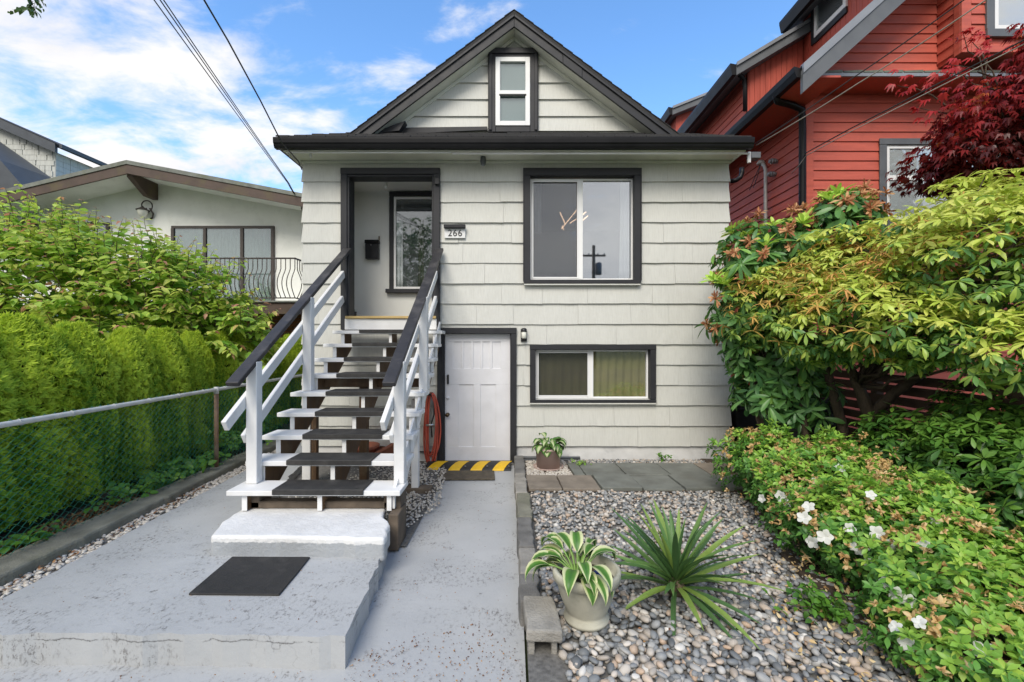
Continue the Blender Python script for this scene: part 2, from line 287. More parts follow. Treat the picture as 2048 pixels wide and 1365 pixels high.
leafmat('tree_leaf', [(0.0, (0.04, 0.09, 0.02)), (0.6, (0.10, 0.17, 0.03)), (1.0, (0.20, 0.26, 0.05))], 0.45, 0.3)
# hosta leaf: the tint attribute runs from the green middle (0) to the cream margin (1)
leafmat('hosta_leaf', [(0.0, (0.055, 0.16, 0.028)), (0.45, (0.12, 0.27, 0.045)), (0.62, (0.62, 0.66, 0.34)), (1.0, (0.74, 0.75, 0.45))], 0.42, 0.25)
leafmat('hosta_white_heart', [(0.0, (0.66, 0.70, 0.45)), (0.35, (0.50, 0.58, 0.28)), (0.5, (0.10, 0.24, 0.04)), (1.0, (0.055, 0.16, 0.03))], 0.42, 0.25)

# ------------------------------------------------------------------ mesh building
ORG = {}
def _link(o, parent):
    COL.objects.link(o)
    if parent is not None: o.parent = parent
def thing(name, label, cat, loc, group=None):
    o = bpy.data.objects.new(name, None); COL.objects.link(o); o.location = loc; o.empty_display_size = 0.1
    ORG[o.name] = Vector(loc); o['label'] = label; o['category'] = cat
    if group: o['group'] = group
    return o
def tag(o, label, cat, group=None):
    o['label'] = label; o['category'] = cat
    if group: o['group'] = group
    return o
def org(parent): return ORG[parent.name] if parent is not None else None
class MB:
    def __init__(s): s.v = []; s.f = []; s.m = []
    def add(s, vs, fs, m=0):
        n = len(s.v); s.v += [tuple(p) for p in vs]; s.f += [tuple(i + n for i in f) for f in fs]; s.m += [m] * len(fs); return s
    def box(s, x0, x1, y0, y1, z0, z1, m=0):
        if x0 > x1: x0, x1 = x1, x0
        if y0 > y1: y0, y1 = y1, y0
        if z0 > z1: z0, z1 = z1, z0
        return s.add([(x0, y0, z0), (x1, y0, z0), (x1, y1, z0), (x0, y1, z0), (x0, y0, z1), (x1, y0, z1), (x1, y1, z1), (x0, y1, z1)],
                     [(3, 2, 1, 0), (4, 5, 6, 7), (0, 1, 5, 4), (1, 2, 6, 5), (2, 3, 7, 6), (3, 0, 4, 7)], m)
    def hexa(s, p, m=0):      # 8 corners, bottom ring then top ring
        return s.add(p, [(3, 2, 1, 0), (4, 5, 6, 7), (0, 1, 5, 4), (1, 2, 6, 5), (2, 3, 7, 6), (3, 0, 4, 7)], m)
    def quad(s, a, b, c, d, m=0): return s.add([a, b, c, d], [(0, 1, 2, 3)], m)
    def prism(s, poly, axis, a, b, m=0, mside=None):
        # poly is in the plane across axis: 'x' -> (y,z), 'y' -> (x,z), 'z' -> (x,y)
        def P(p, t): return {'x': (t, p[0], p[1]), 'y': (p[0], t, p[1]), 'z': (p[0], p[1], t)}[axis]
        n = len(poly); vs = [P(p, a) for p in poly] + [P(p, b) for p in poly]
        s.add(vs, [tuple(range(n))[::-1], tuple(range(n, 2 * n))], m)
        k = len(s.v) - 2 * n
        for i in range(n):
            j = (i + 1) % n; s.f.append((k + i, k + j, k + n + j, k + n + i)); s.m.append(m if mside is None else mside(poly[i], poly[j]))
        return s
    def tube(s, pts, r, n=6, m=0, cap=True):
        pts = [Vector(p) for p in pts]; k = len(s.v); rs = r if isinstance(r, (list, tuple)) else [r] * len(pts); prev = None
        for i, p in enumerate(pts):
            t = (pts[min(i + 1, len(pts) - 1)] - pts[max(i - 1, 0)]).normalized()
            u = prev if prev is not None else t.orthogonal().normalized()
            u = (u - t * u.dot(t)); u = u.normalized() if u.length > 1e-6 else t.orthogonal().normalized(); prev = u; w = t.cross(u)
            for a in range(n):
                an = 2 * math.pi * a / n; s.v.append(tuple(p + (u * math.cos(an) + w * math.sin(an)) * rs[i]))
        for i in range(len(pts) - 1):
            for a in range(n):
                b = (a + 1) % n; s.f.append((k + i * n + a, k + i * n + b, k + (i + 1) * n + b, k + (i + 1) * n + a)); s.m.append(m)
        if cap:
            s.f.append(tuple(k + a for a in range(n))[::-1]); s.m.append(m); e = k + (len(pts) - 1) * n; s.f.append(tuple(e + a for a in range(n))); s.m.append(m)
        return s
    def lathe(s, prof, n=28, c=(0, 0, 0), m=0, cap0=True, cap1=False, wob=0):
        k = len(s.v)
        for r, z in prof:
            for a in range(n):
                an = 2 * math.pi * a / n; s.v.append((c[0] + r * math.cos(an), c[1] + r * math.sin(an), c[2] + z))
        for i in range(len(prof) - 1):
            for a in range(n):
                b = (a + 1) % n; s.f.append((k + i * n + a, k + i * n + b, k + (i + 1) * n + b, k + (i + 1) * n + a)); s.m.append(m)
        if cap0: s.f.append(tuple(k + a for a in range(n))[::-1]); s.m.append(m)
        if cap1: e = k + (len(prof) - 1) * n; s.f.append(tuple(e + a for a in range(n))); s.m.append(m)
        return s
    def bar(s, p, q, w, h, up=(0, 0, 1), m=0):   # oriented board from p to q, w across, h along up
        p, q = Vector(p), Vector(q); t = (q - p).normalized(); u = Vector(up); sd = t.cross(u).normalized(); u = sd.cross(t).normalized()
        c = [p - sd * w / 2 - u * h / 2, p + sd * w / 2 - u * h / 2, q + sd * w / 2 - u * h / 2, q - sd * w / 2 - u * h / 2]
        return s.hexa(c + [x + u * h for x in c], m)
    def build(s, name, mats, parent=None, smooth=False, bevel=0.0, seg=1, at=None):
        me = bpy.data.meshes.new(name); o0 = org(parent) if at is None else Vector(at)
        vs = s.v if o0 is None else [(a - o0.x, b - o0.y, c - o0.z) for a, b, c in s.v]
        me.from_pydata(vs, [], s.f)
        mats = mats if isinstance(mats, (list, tuple)) else [mats]
        for mm in mats: me.materials.append(MAT[mm])
        if len(mats) > 1: me.polygons.foreach_set('material_index', s.m)
        if smooth: me.polygons.foreach_set('use_smooth', [True] * len(me.polygons))
        me.validate(); me.update()
        o = bpy.data.objects.new(name, me); _link(o, parent)
        if parent is None and at is not None: o.location = at
        ORG[o.name] = o0 if o0 is not None else Vector((0, 0, 0))
        if bevel:
            b = o.modifiers.new('bevel', 'BEVEL'); b.width = bevel; b.segments = seg; b.limit_method = 'ANGLE'; b.angle_limit = R(40)
        return o
def struct(o): o['kind'] = 'structure'; return o
def stuff(o): o['kind'] = 'stuff'; return o
def bx(name, mat, parent, x0, x1, y0, y1, z0, z1, bevel=0.004): return MB().box(x0, x1, y0, y1, z0, z1).build(name, mat, parent, bevel=bevel)

def arr_mesh(name, V, Fq, tint, mat, smooth=True):
    me = bpy.data.meshes.new(name)
    if isinstance(Fq, np.ndarray): Fq = Fq.tolist()
    me.from_pydata(np.asarray(V).tolist(), [], Fq); me.materials.append(MAT[mat])
    if tint is not None:
        a = me.attributes.new('tint', 'FLOAT', 'POINT'); a.data.foreach_set('value', np.clip(np.asarray(tint, dtype=np.float32), 0, 1))
    if smooth: me.polygons.foreach_set('use_smooth', [True] * len(me.polygons))
    me.update(); return me
def mesh_obj(name, me, parent=None, mtx=None):
    o = bpy.data.objects.new(name, me); _link(o, parent)
    if mtx is not None: o.matrix_local = mtx
    return o

# leaf = rows of three points along +X, normal +Z; returns verts, quads, edge-distance (0 middle .. 1 margin)
def leaf(Ln, W, prof=((0, .06), (.35, 1), (.7, .8), (1, .02)), fold=0.25, curl=0.15, twist=0.0):
    V = []; E = []
    for t, w in prof:
        z = -curl * Ln * t * t; hw = W * w / 2
        V += [(Ln * t, hw, z + fold * hw), (Ln * t, 0, z), (Ln * t, -hw, z + fold * hw)]; E += [1, 0, 1]
    Q = []
    for i in range(len(prof) - 1):
        a = 3 * i; Q += [(a, a + 1, a + 4, a + 3), (a + 1, a + 2, a + 5, a + 4)]
    return np.array(V, float), np.array(Q, int), np.array(E, float)
def diamond(Ln, W, fold=0.15, curl=0.2):    # four-point leaflet for the smallest leaves
    V = np.array([(0, 0, 0), (.45 * Ln, W / 2, fold * W), (Ln, 0, -curl * Ln), (.45 * Ln, -W / 2, fold * W)]); return V, np.array([(0, 3, 2, 1)]), np.array([0, .5, 1, .5])
def rotz(a): c, s = math.cos(a), math.sin(a); return np.array([[c, -s, 0], [s, c, 0], [0, 0, 1.0]])
def roty(a): c, s = math.cos(a), math.sin(a); return np.array([[c, 0, s], [0, 1.0, 0], [-s, 0, c]])
def rotx(a): c, s = math.cos(a), math.sin(a); return np.array([[1.0, 0, 0], [0, c, -s], [0, s, c]])
def merge(parts):
    V = []; Q = []; T = []; n = 0
    for v, q, t in parts:
        V.append(v); Q.append(np.asarray(q) + n); T.append(np.broadcast_to(t, (len(v),))); n += len(v)
    return np.concatenate(V), np.concatenate(Q), np.concatenate(T)
def whorl(n, Ln, W, elev, sd, curl, t0, tj, r, prof=None, stem=0.0):
    ps = []
    for i in range(n):
        k = {} if prof is None else {'prof': prof}
        v, q, e = leaf(Ln * r.uniform(.75, 1.1), W * r.uniform(.85, 1.1), fold=r.uniform(.1, .4), curl=curl * r.uniform(.4, 1.6), **k)
        v = v + np.array([stem, 0, 0])
        M = rotz(2 * math.pi * i / n + r.normal(0, .22)) @ roty(-(elev + r.normal(0, sd))) @ rotx(r.normal(0, .25))
        ps.append((v @ M.T, q, np.clip(t0 + r.normal(0, tj), 0, 1)))
    return merge(ps)
def frames(nrm, r):    # rotation matrices with Z along nrm and a random turn about it
    n = nrm / np.linalg.norm(nrm, axis=1, keepdims=True); k = len(n)
    a = r.normal(size=(k, 3)); x = a - n * np.sum(a * n, axis=1, keepdims=True); x /= np.linalg.norm(x, axis=1, keepdims=True); y = np.cross(n, x)
    return np.stack([x, y, n], axis=2)
def bake(variants, idx, Rm, T, S, dt=None):
    V = []; Q = []; TT = []; n = 0
    for k, (v, q, t) in enumerate(variants):
        sel = np.where(idx == k)[0]
        if len(sel) == 0: continue
        W = np.einsum('kij,nj->kni', Rm[sel], v) * S[sel][:, None, None] + T[sel][:, None, :]
        V.append(W.reshape(-1, 3)); Q.append((q[None] + (np.arange(len(sel)) * len(v))[:, None, None]).reshape(-1, q.shape[1]) + n)
        tt = np.broadcast_to(t, (len(sel), len(v))).copy()
        if dt is not None: tt += dt[sel][:, None]
        TT.append(tt.reshape(-1)); n += len(sel) * len(v)
    return np.concatenate(V), np.concatenate(Q), np.concatenate(TT)
def crown(ells, n, inner=0.3, r=None, lump=0.16, zmin=-9, under=1.0):
    P = []; Nn = []; ar = np.array([(e[1][0] * e[1][1] + e[1][1] * e[1][2] + e[1][0] * e[1][2]) for e in ells]); ar = ar / ar.sum()
    ph = r.uniform(0, 6.28, (len(ells), 6))
    while len(P) < n:
        i = r.choice(len(ells), p=ar); c, rad = np.array(ells[i][0]), np.array(ells[i][1])
        d = r.normal(size=3); d /= np.linalg.norm(d)
        if d[2] < 0 and r.random() > under: continue
        l = 1 + lump * (math.sin(4 * d[0] + ph[i, 0]) * math.sin(4 * d[1] + ph[i, 1]) + .6 * math.sin(7 * d[2] + 5 * d[0] + ph[i, 2]) * math.sin(6 * d[1] + ph[i, 3]))
        p = c + rad * d * l * (1 - inner * r.random() ** 1.6)
        if p[2] < zmin: continue
        bad = False
        for j, (c2, r2) in enumerate(ells):
            if j != i and np.sum(((p - np.array(c2)) / np.array(r2)) ** 2) < .55: bad = True; break
        if bad: continue
        P.append(p); nn = d / rad; Nn.append(nn / np.linalg.norm(nn))
    return np.array(P), np.array(Nn)
def scatter_whorls(root, part, variants, idx, Rm, T, S, mat, nparts, seed, restname='foliage'):
    """the whorls nearest the camera become parts of their own, the rest one 'stuff' part"""
    o = np.array(org(root)); d = np.linalg.norm(T - np.array([0, 0, CAMZ]), axis=1)
    order = np.argsort(d); near = order[:nparts]; rest = order[nparts:]
    mes = [arr_mesh(part, v, q, t, mat) for v, q, t in variants]
    for k in near:
        m4 = np.eye(4); m4[:3, :3] = Rm[k] * S[k]; m4[:3, 3] = T[k] - o
        mesh_obj(part, mes[idx[k]], root, Matrix(m4.tolist()))
    if len(rest):
        V, Q, TT = bake(variants, idx[rest], Rm[rest], T[rest] - o, S[rest])
        stuff(mesh_obj(restname, arr_mesh(restname, V, Q, TT, mat), root))
# ================================================================== THE SETTING: ground, slabs, paths
def slab(name, outline, z0, z1, mat, step=0.07, jit=0.006, bevel=0.014, parent=None, at=None, zfun=None, seg=2):
    pts = []
    for i, p in enumerate(outline):
        q = outline[(i + 1) % len(outline)]; d = math.hypot(q[0] - p[0], q[1] - p[1]); n = max(1, int(d / step))
        for k in range(n):
            t = k / n; j = 0 if k == 0 else jit
            pts.append((p[0] + (q[0] - p[0]) * t + random.gauss(0, j), p[1] + (q[1] - p[1]) * t + random.gauss(0, j)))
    mb = MB(); n = len(pts)
    zt = [z1 + (zfun(p) if zfun else 0) for p in pts]
    mb.add([(p[0], p[1], z0) for p in pts] + [(p[0], p[1], z) for p, z in zip(pts, zt)], [tuple(range(n))[::-1], tuple(range(n, 2 * n))])
    for i in range(n): j = (i + 1) % n; mb.f.append((i, j, n + j, n + i)); mb.m.append(0)
    return mb.build(name, mat, parent, bevel=bevel, seg=seg, at=at)

struct(MB().quad((-400, -300, -0.06), (400, -300, -0.06), (400, 700, -0.06), (-400, 700, -0.06)).build('ground', 'lawn_ground'))
struct(MB().quad((-300, -16, -0.05), (300, -16, -0.05), (300, -7, -0.05), (-300, -7, -0.05)).build('road', 'asphalt'))
# lower walkway: in front of the platform and along its right side to the basement door, rising a little
wk = MB(); XS = np.linspace(-6, 0.07, 30); YS = np.linspace(-3, 6.25, 46)
def wz(x, y): return 0.0 + max(0, (y - 2.3)) * 0.012 + 0.006 * math.sin(x * 3.1 + y * 1.7) * math.sin(y * 2.3)
vv = [(x, y, wz(x, y)) for y in YS for x in XS]
wk.add(vv, [(j * 30 + i, j * 30 + i + 1, (j + 1) * 30 + i + 1, (j + 1) * 30 + i) for j in range(45) for i in range(29) if not (YS[j] > 2.6 and XS[i] < -1.25)])
struct(wk.build('walkway', 'painted_concrete', smooth=True))
# raised platform with the mat, running back along the left side of the house
struct(slab('platform', [(-5.2, 2.40), (-2.7, 2.385), (-0.865, 2.36), (-0.93, 3.25), (-0.95, 3.40), (-1.06, 3.72), (-2.28, 3.76), (-2.36, 4.3), (-2.48, 5.0), (-2.63, 5.7), (-2.80, 9.5), (-3.22, 9.5), (-3.15, 5.4), (-3.03, 2.75), (-3.05, 2.55)], -0.04, 0.17, 'painted_concrete', jit=.008, bevel=.03, seg=3))
# upper step under the stair foot
struct(slab('concrete_step', [(-2.15, 3.24), (-1.6, 3.235), (-0.90, 3.20), (-0.925, 3.45), (-1.02, 3.60), (-1.05, 3.79), (-2.24, 3.80), (-2.235, 3.5)], 0.14, 0.312, 'white_topped_concrete', at=(-1.5, 3.5, 0.14), jit=0.007, bevel=0.022, seg=3))
# planting bed under the hedge and its kerb
struct(MB().quad((-9, 1, 0.19), (-3.40, 1, 0.19), (-3.52, 12, 0.19), (-9, 12, 0.19)).build('hedge_bed', 'soil'))
kerb = struct(slab('kerb', [(-3.43, 1.0), (-3.20, 1.0), (-3.205, 3.2), (-3.33, 5.6), (-3.42, 9.5), (-3.62, 9.5), (-3.55, 5.6)], 0.05, 0.235, 'mossy_concrete', jit=0.005, bevel=0.02))
struct(MB().quad((-3.6, 2.45, 0.15), (-2.6, 2.45, 0.15), (-2.6, 9.5, 0.15), (-3.6, 9.5, 0.15)).build('gravel_strip', 'gravel_base'))
struct(MB().quad((-2.9, 3.7, 0.075), (-0.86, 3.7, 0.03), (-0.80, 6.2, 0.055), (-2.9, 6.2, 0.10)).build('gravel_under_stair', 'gravel_base'))
bed = struct(MB().quad((0.08, -1, 0.075), (9, -1, 0.075), (9, 6.3, 0.075), (0.08, 6.3, 0.075)).build('gravel_bed', 'gravel_base'))
struct(slab('planting_soil', [(1.95, 1.2), (9, 0.6), (9, 6.2), (2.55, 6.2), (2.4, 4.6), (2.05, 3.6), (1.95, 2.6)], 0.05, 0.105, 'soil', step=0.3, jit=0.03, bevel=0.02))
struct(MB().quad((2.5, 6.25, 0.05), (9, 6.25, 0.05), (9, 30, 0.05), (2.5, 30, 0.05)).build('side_yard', 'dark_concrete'))

# low edging wall between walkway and gravel: block after block, then a hollow end block under a cap
edge = thing('edging_wall', 'low grey concrete block edging between painted walkway and pebble bed', 'edging', (0.1, 4.4, 0.0))
for y0, y1, mt in [(2.70, 3.02, 'dark_concrete'), (3.03, 3.40, 'raw_concrete'), (3.41, 3.98, 'dark_concrete'), (3.99, 4.62, 'mossy_concrete'), (4.63, 5.30, 'raw_concrete'), (5.31, 6.12, 'dark_concrete')]:
    j = random.gauss(0, 0.004); xb = 0.052 + (2.9 - y0) * 0.006
    o = slab('block', [(xb + j, y0), (xb + 0.125 + j, y0), (xb + 0.12 + j, y1), (xb - 0.004 + j, y1)], -0.03, 0.162 + random.gauss(0, 0.003), mt, parent=edge, bevel=0.012)
o = slab('cap_block', [(0.072, 2.34), (0.262, 2.33), (0.235, 2.66), (0.066, 2.67)], 0.148, 0.212, 'raw_concrete', parent=edge, bevel=0.012)
e = MB()
e.box(0.085, 0.118, 2.36, 2.66, -0.02, 0.146); e.box(0.205, 0.235, 2.36, 2.66, -0.02, 0.146); e.box(0.119, 0.204, 2.36, 2.66, -0.02, 0.018); e.box(0.119, 0.204, 2.60, 2.66, 0.019, 0.146)
e.build('hollow_block', 'raw_concrete', edge, bevel=0.004)
slab('block', [(0.09, 1.9), (0.235, 1.9), (0.235, 2.33), (0.09, 2.33)], -0.03, 0.06, 'raw_concrete', parent=edge, bevel=0.012)

# paving slabs across the bed
pav = struct(MB().quad((0.16, 4.86, 0.088), (3.4, 4.86, 0.088), (3.4, 5.95, 0.088), (0.16, 5.95, 0.088)).build('paver_bedding', 'soil'))
xs = [0.175, 0.545, 0.965, 1.41, 1.866, 2.33, 2.8, 3.25]
for i in range(7):
    m = 'paver_brown' if i < 2 else 'paver_grey'
    slab('paver', [(xs[i] + .007, 4.89), (xs[i + 1] - .007, 4.885), (xs[i + 1] - .03, 5.385), (xs[i] - .016, 5.39)], 0.08, 0.118 + random.gauss(0, .003), m, parent=pav, bevel=0.008, jit=.002)
xs = [0.735, 0.875, 1.36, 1.89, 2.37, 2.87, 3.35]
for i in range(6):
    m = 'paver_brown' if i == 4 else 'paver_grey'
    slab('paver', [(xs[i] + .007, 5.40), (xs[i + 1] - .007, 5.395), (xs[i + 1] - .03, 5.915), (xs[i] - .02, 5.92)], 0.08, 0.119 + random.gauss(0, .003), m, parent=pav, bevel=0.008, jit=.002)

# ------------------------------------------------------------------ stones
import bmesh
def ico(sub):
    b = bmesh.new(); bmesh.ops.create_icosphere(b, subdivisions=sub, radius=1); v = np.array([x.co[:] for x in b.verts]); f = np.array([[x.index for x in t.verts] for t in b.faces]); b.free(); return v, f
I1, I2 = ico(1), ico(2)
def stone_variants(ic, k, r):
    out = []
    for _ in range(k):
        v = ic[0] * np.array([r.uniform(.85, 1.25), r.uniform(.65, .9), r.uniform(.42, .62)]); ph = r.uniform(0, 6, 3)
        v = v * (1 + .09 * np.sin(2.3 * v[:, [1]] + ph[0]) + .07 * np.sin(3.1 * v[:, [0]] + ph[1])); out.append((v, ic[1], 0.0))
    return out
def stones(name, n, sampler, size, mat, parent, seed, ic=I1, nparts=0, zb=0.1, variants=6, flat=0.35):
    r = np.random.default_rng(seed); vr = stone_variants(ic, variants, r)
    XY = sampler(n, r); n = len(XY); S = size(XY, r)
    T = np.column_stack([XY, zb + S * r.uniform(.05, .5, n)]); Rm = frames(np.column_stack([r.normal(0, flat, (n, 2)), np.ones(n)]), r)
    idx = r.integers(0, variants, n); o = np.array(org(parent)) if parent is not None else np.zeros(3)
    near = np.argsort(XY[:, 1])[:nparts]; rest = np.setdiff1d(np.arange(n), near)
    if nparts:
        mes = [arr_mesh('pebble', v, q, np.zeros(len(v)), mat) for v, q, t in stone_variants(I2, variants, np.random.default_rng(seed))]
        for k in near:
            m4 = np.eye(4); m4[:3, :3] = Rm[k] * S[k]; m4[:3, 3] = T[k] - o; mesh_obj('pebble', mes[idx[k]], parent, Matrix(m4.tolist()))
    V, Q, TT = bake(vr, idx[rest], Rm[rest], T[rest] - o, S[rest], r.random(len(rest)))
    return stuff(mesh_obj(name, arr_mesh(name, V, Q, TT, mat), parent))
def poly_sampler(poly, dens_far=None):
    P = np.array(poly); lo, hi = P.min(0), P.max(0)
    def inside(q):
        c = np.zeros(len(q), bool)
        for i in range(len(P)):
            a, b = P[i], P[i - 1]; cond = ((a[1] > q[:, 1]) != (b[1] > q[:, 1])) & (q[:, 0] < (b[0] - a[0]) * (q[:, 1] - a[1]) / (b[1] - a[1] + 1e-12) + a[0]); c ^= cond
        return c
    def s(n, r):
        out = []
        while sum(len(a) for a in out) < n:
            q = r.uniform(lo, hi, (n, 2)); out.append(q[inside(q)])
        return np.concatenate(out)[:n]
    return s
# river pebbles, coarser towards the street; the nearest 300 one by one
bedpoly = [(0.20, 4.87), (0.20, 2.7), (0.27, 2.3), (0.24, 1.85), (2.0, 1.85), (2.3, 2.2), (2.2, 2.9), (2.2, 3.6), (2.5, 4.87)]
stones('river_pebbles', 7600, poly_sampler(bedpoly), lambda q, r: np.clip(r.lognormal(-3.93, .30, len(q)), .011, .038) * np.clip(1.14 - .09 * (q[:, 1] - 2.2), .78, 1.1), 'pebble', bed, 3, nparts=0, zb=0.085)
stones('river_pebbles', 300, poly_sampler([(0.27, 2.62), (0.27, 2.1), (1.7, 2.1), (1.9, 2.62)]), lambda q, r: r.uniform(.020, .034, len(q)), 'pebble', bed, 4, nparts=300, zb=0.10) if False else None
def pebble_parts():
    r = np.random.default_rng(41); vr = stone_variants(I2, 8, r); mes = [arr_mesh('pebble', v, q, np.zeros(len(v)), 'pebble') for v, q, t in vr]; put = []
    smp = poly_sampler([(0.29, 2.75), (0.29, 2.12), (1.75, 2.12), (2.05, 2.75)]); k = 0
    for x, y in smp(4000, r):
        if len(put) >= 300: break
        s = r.uniform(.018, .031)
        if any((x - a) ** 2 + (y - b) ** 2 < ((s + c) * .92) ** 2 for a, b, c in put): continue
        put.append((x, y, s)); Rm = frames(np.array([[r.normal(0, .25), r.normal(0, .25), 1]]), r)[0]
        m4 = np.eye(4); m4[:3, :3] = Rm * s; m4[:3, 3] = (x, y, 0.104 + r.uniform(0, .006)); mesh_obj('pebble', mes[r.integers(0, 8)], bed, Matrix(m4.tolist()))
pebble_parts()
small = lambda q, r: np.clip(r.lognormal(-4.35, .28, len(q)), .007, .022)
stones('white_gravel', 1500, poly_sampler([(0.18, 5.40), (0.73, 5.40), (0.70, 6.12), (0.18, 6.12)]), lambda q, r: r.uniform(.010, .018, len(q)), 'white_gravel_stone', None, 5, zb=0.085)
stones('mixed_gravel', 1500, poly_sampler([(0.75, 5.93), (3.3, 5.93), (3.3, 6.17), (0.75, 6.17)]), lambda q, r: r.uniform(.010, .020, len(q)), 'pebble', None, 6, zb=0.088)
stones('white_gravel', 3600, poly_sampler([(-2.3, 3.8), (-1.0, 3.72), (-0.72, 4.6), (-0.85, 5.9), (-0.9, 6.12), (-2.75, 6.12)]), lambda q, r: r.uniform(.010, .019, len(q)), 'white_gravel_stone', None, 8, zb=0.062)
stones('white_gravel', 1600, poly_sampler([(-3.21, 2.2), (-3.00, 2.2), (-3.05, 3.2), (-3.16, 5.5), (-3.24, 8.5), (-3.41, 8.5), (-3.33, 5.5), (-3.21, 3.2)]), lambda q, r: r.uniform(.012, .024, len(q)), 'white_gravel_stone', None, 9, zb=0.155)

# dead leaves and fallen petals
def litter(name, n, sampler, zb, size, seed, mat='litter', zj=.012):
    r = np.random.default_rng(seed); vr = []
    for _ in range(6):
        v, q, e = leaf(1.0, .6, fold=r.uniform(-.8, .8), curl=r.uniform(-.5, .6)); vr.append((v, q, r.random()))
    XY = sampler(n, r); n = len(XY); T = np.column_stack([XY, zb + r.uniform(0.002, zj, n)])
    V, Q, TT = bake(vr, r.integers(0, 6, n), frames(np.column_stack([r.normal(0, .4, (n, 2)), np.ones(n)]), r), T, r.uniform(*size, n), r.normal(0, .15, n))
    return stuff(mesh_obj(name, arr_mesh(name, V, Q, TT, mat)))
litter('leaf_litter', 1500, poly_sampler([(-3.44, 2.6), (-3.5, 4.6), (-3.75, 4.6), (-3.8, 2.6)]), 0.195, (.02, .055), 11)
litter('leaf_litter', 160, poly_sampler([(-3.2, 2.6), (-3.06, 2.6), (-3.16, 4.8), (-3.28, 4.8)]), 0.172, (.015, .03), 12)
litter('fallen_petals', 420, poly_sampler([(1.2, 2.0), (2.4, 1.9), (2.4, 3.4), (2.1, 3.6), (1.6, 2.8)]), 0.125, (.018, .035), 13, 'azalea_spent', .03)
litter('fallen_petals', 110, poly_sampler([(0.4, 2.3), (2.1, 2.3), (2.2, 4.8), (0.4, 4.8)]), 0.12, (.012, .024), 14, 'litter', .02)
litter('leaf_litter', 900, poly_sampler([(2.0, 1.6), (4, 1.6), (4, 3.2), (2.2, 3.2)]), 0.108, (.02, .05), 15)

litter('path_debris', 620, poly_sampler([(-0.86, 2.0), (0.05, 2.0), (0.05, 2.5), (-0.2, 2.75), (-0.84, 2.5)]), 0.004, (.004, .014), 16, 'litter', .008)
litter('path_debris', 160, poly_sampler([(-2.6, 2.0), (-0.86, 2.0), (-0.86, 2.34), (-2.6, 2.34)]), 0.004, (.004, .012), 17, 'litter', .008)
litter('path_debris', 170, poly_sampler([(-0.82, 2.8), (0.04, 2.8), (0.03, 5.3), (-0.7, 5.3), (-0.86, 3.4)]), 0.022, (.004, .012), 18, 'litter', .02)
litter('path_debris', 220, poly_sampler([(-3.0, 2.45), (-0.95, 2.45), (-1.0, 3.2), (-2.3, 3.2), (-2.5, 5.0), (-3.1, 5.0)]), 0.1715, (.003, .010), 19, 'litter', .005)
# ================================================================== THE HOUSE
HY = 6.20; HX0, HX1 = -2.84, 2.955; HB = 14.0
house = thing('house', 'small off-white shingled house with charcoal trim and steep gable', 'house', (0.05, HY, 0.0))
CP = 40.55 * HY / F                        # course height
Z0 = ZZ(892, HY)
# openings (x0,x1,z0,z1): porch, basement door, big window, basement window
OP = dict(porch=(XX(690, HY), XX(872, HY), ZZ(655, HY), ZZ(346, HY)), door=(XX(884, HY), XX(1025, HY), -0.05, ZZ(662, HY)),
          win=(XX(1056, HY), XX(1272, HY), ZZ(562, HY), ZZ(350, HY)), bwin=(XX(1068, HY), XX(1303, HY), ZZ(799, HY), ZZ(697, HY)))
def cells(x0, x1, zb, zt, ops):
    zs = sorted({zb, zt} | {z for o in ops for z in o[2:4] if zb + 1e-4 < z < zt - 1e-4})
    for za, zc in zip(zs, zs[1:]):
        iv = [(x0, x1)]
        for o in ops:
            if o[2] < zc - 1e-4 and o[3] > za + 1e-4:
                nv = []
                for a, b in iv:
                    if o[1] <= a or o[0] >= b: nv.append((a, b)); continue
                    if o[0] > a: nv.append((a, o[0]))
                    if o[1] < b: nv.append((o[1], b))
                iv = nv
        for a, b in iv: yield a, b, za, zc
core = MB()
for a, b, za, zc in cells(HX0, HX1, 0.0, 4.2, list(OP.values())): core.box(a, b, HY, HY + 0.16, za, zc)
core.box(HX0, HX0 + .14, HY + .161, HB, 0, 4.2); core.box(HX1 - .14, HX1, HY + .161, HB, 0, 4.2); core.box(HX0, HX1, HB, HB + .1, 0, 4.2)
wall = core.build('wall', 'foundation', house)
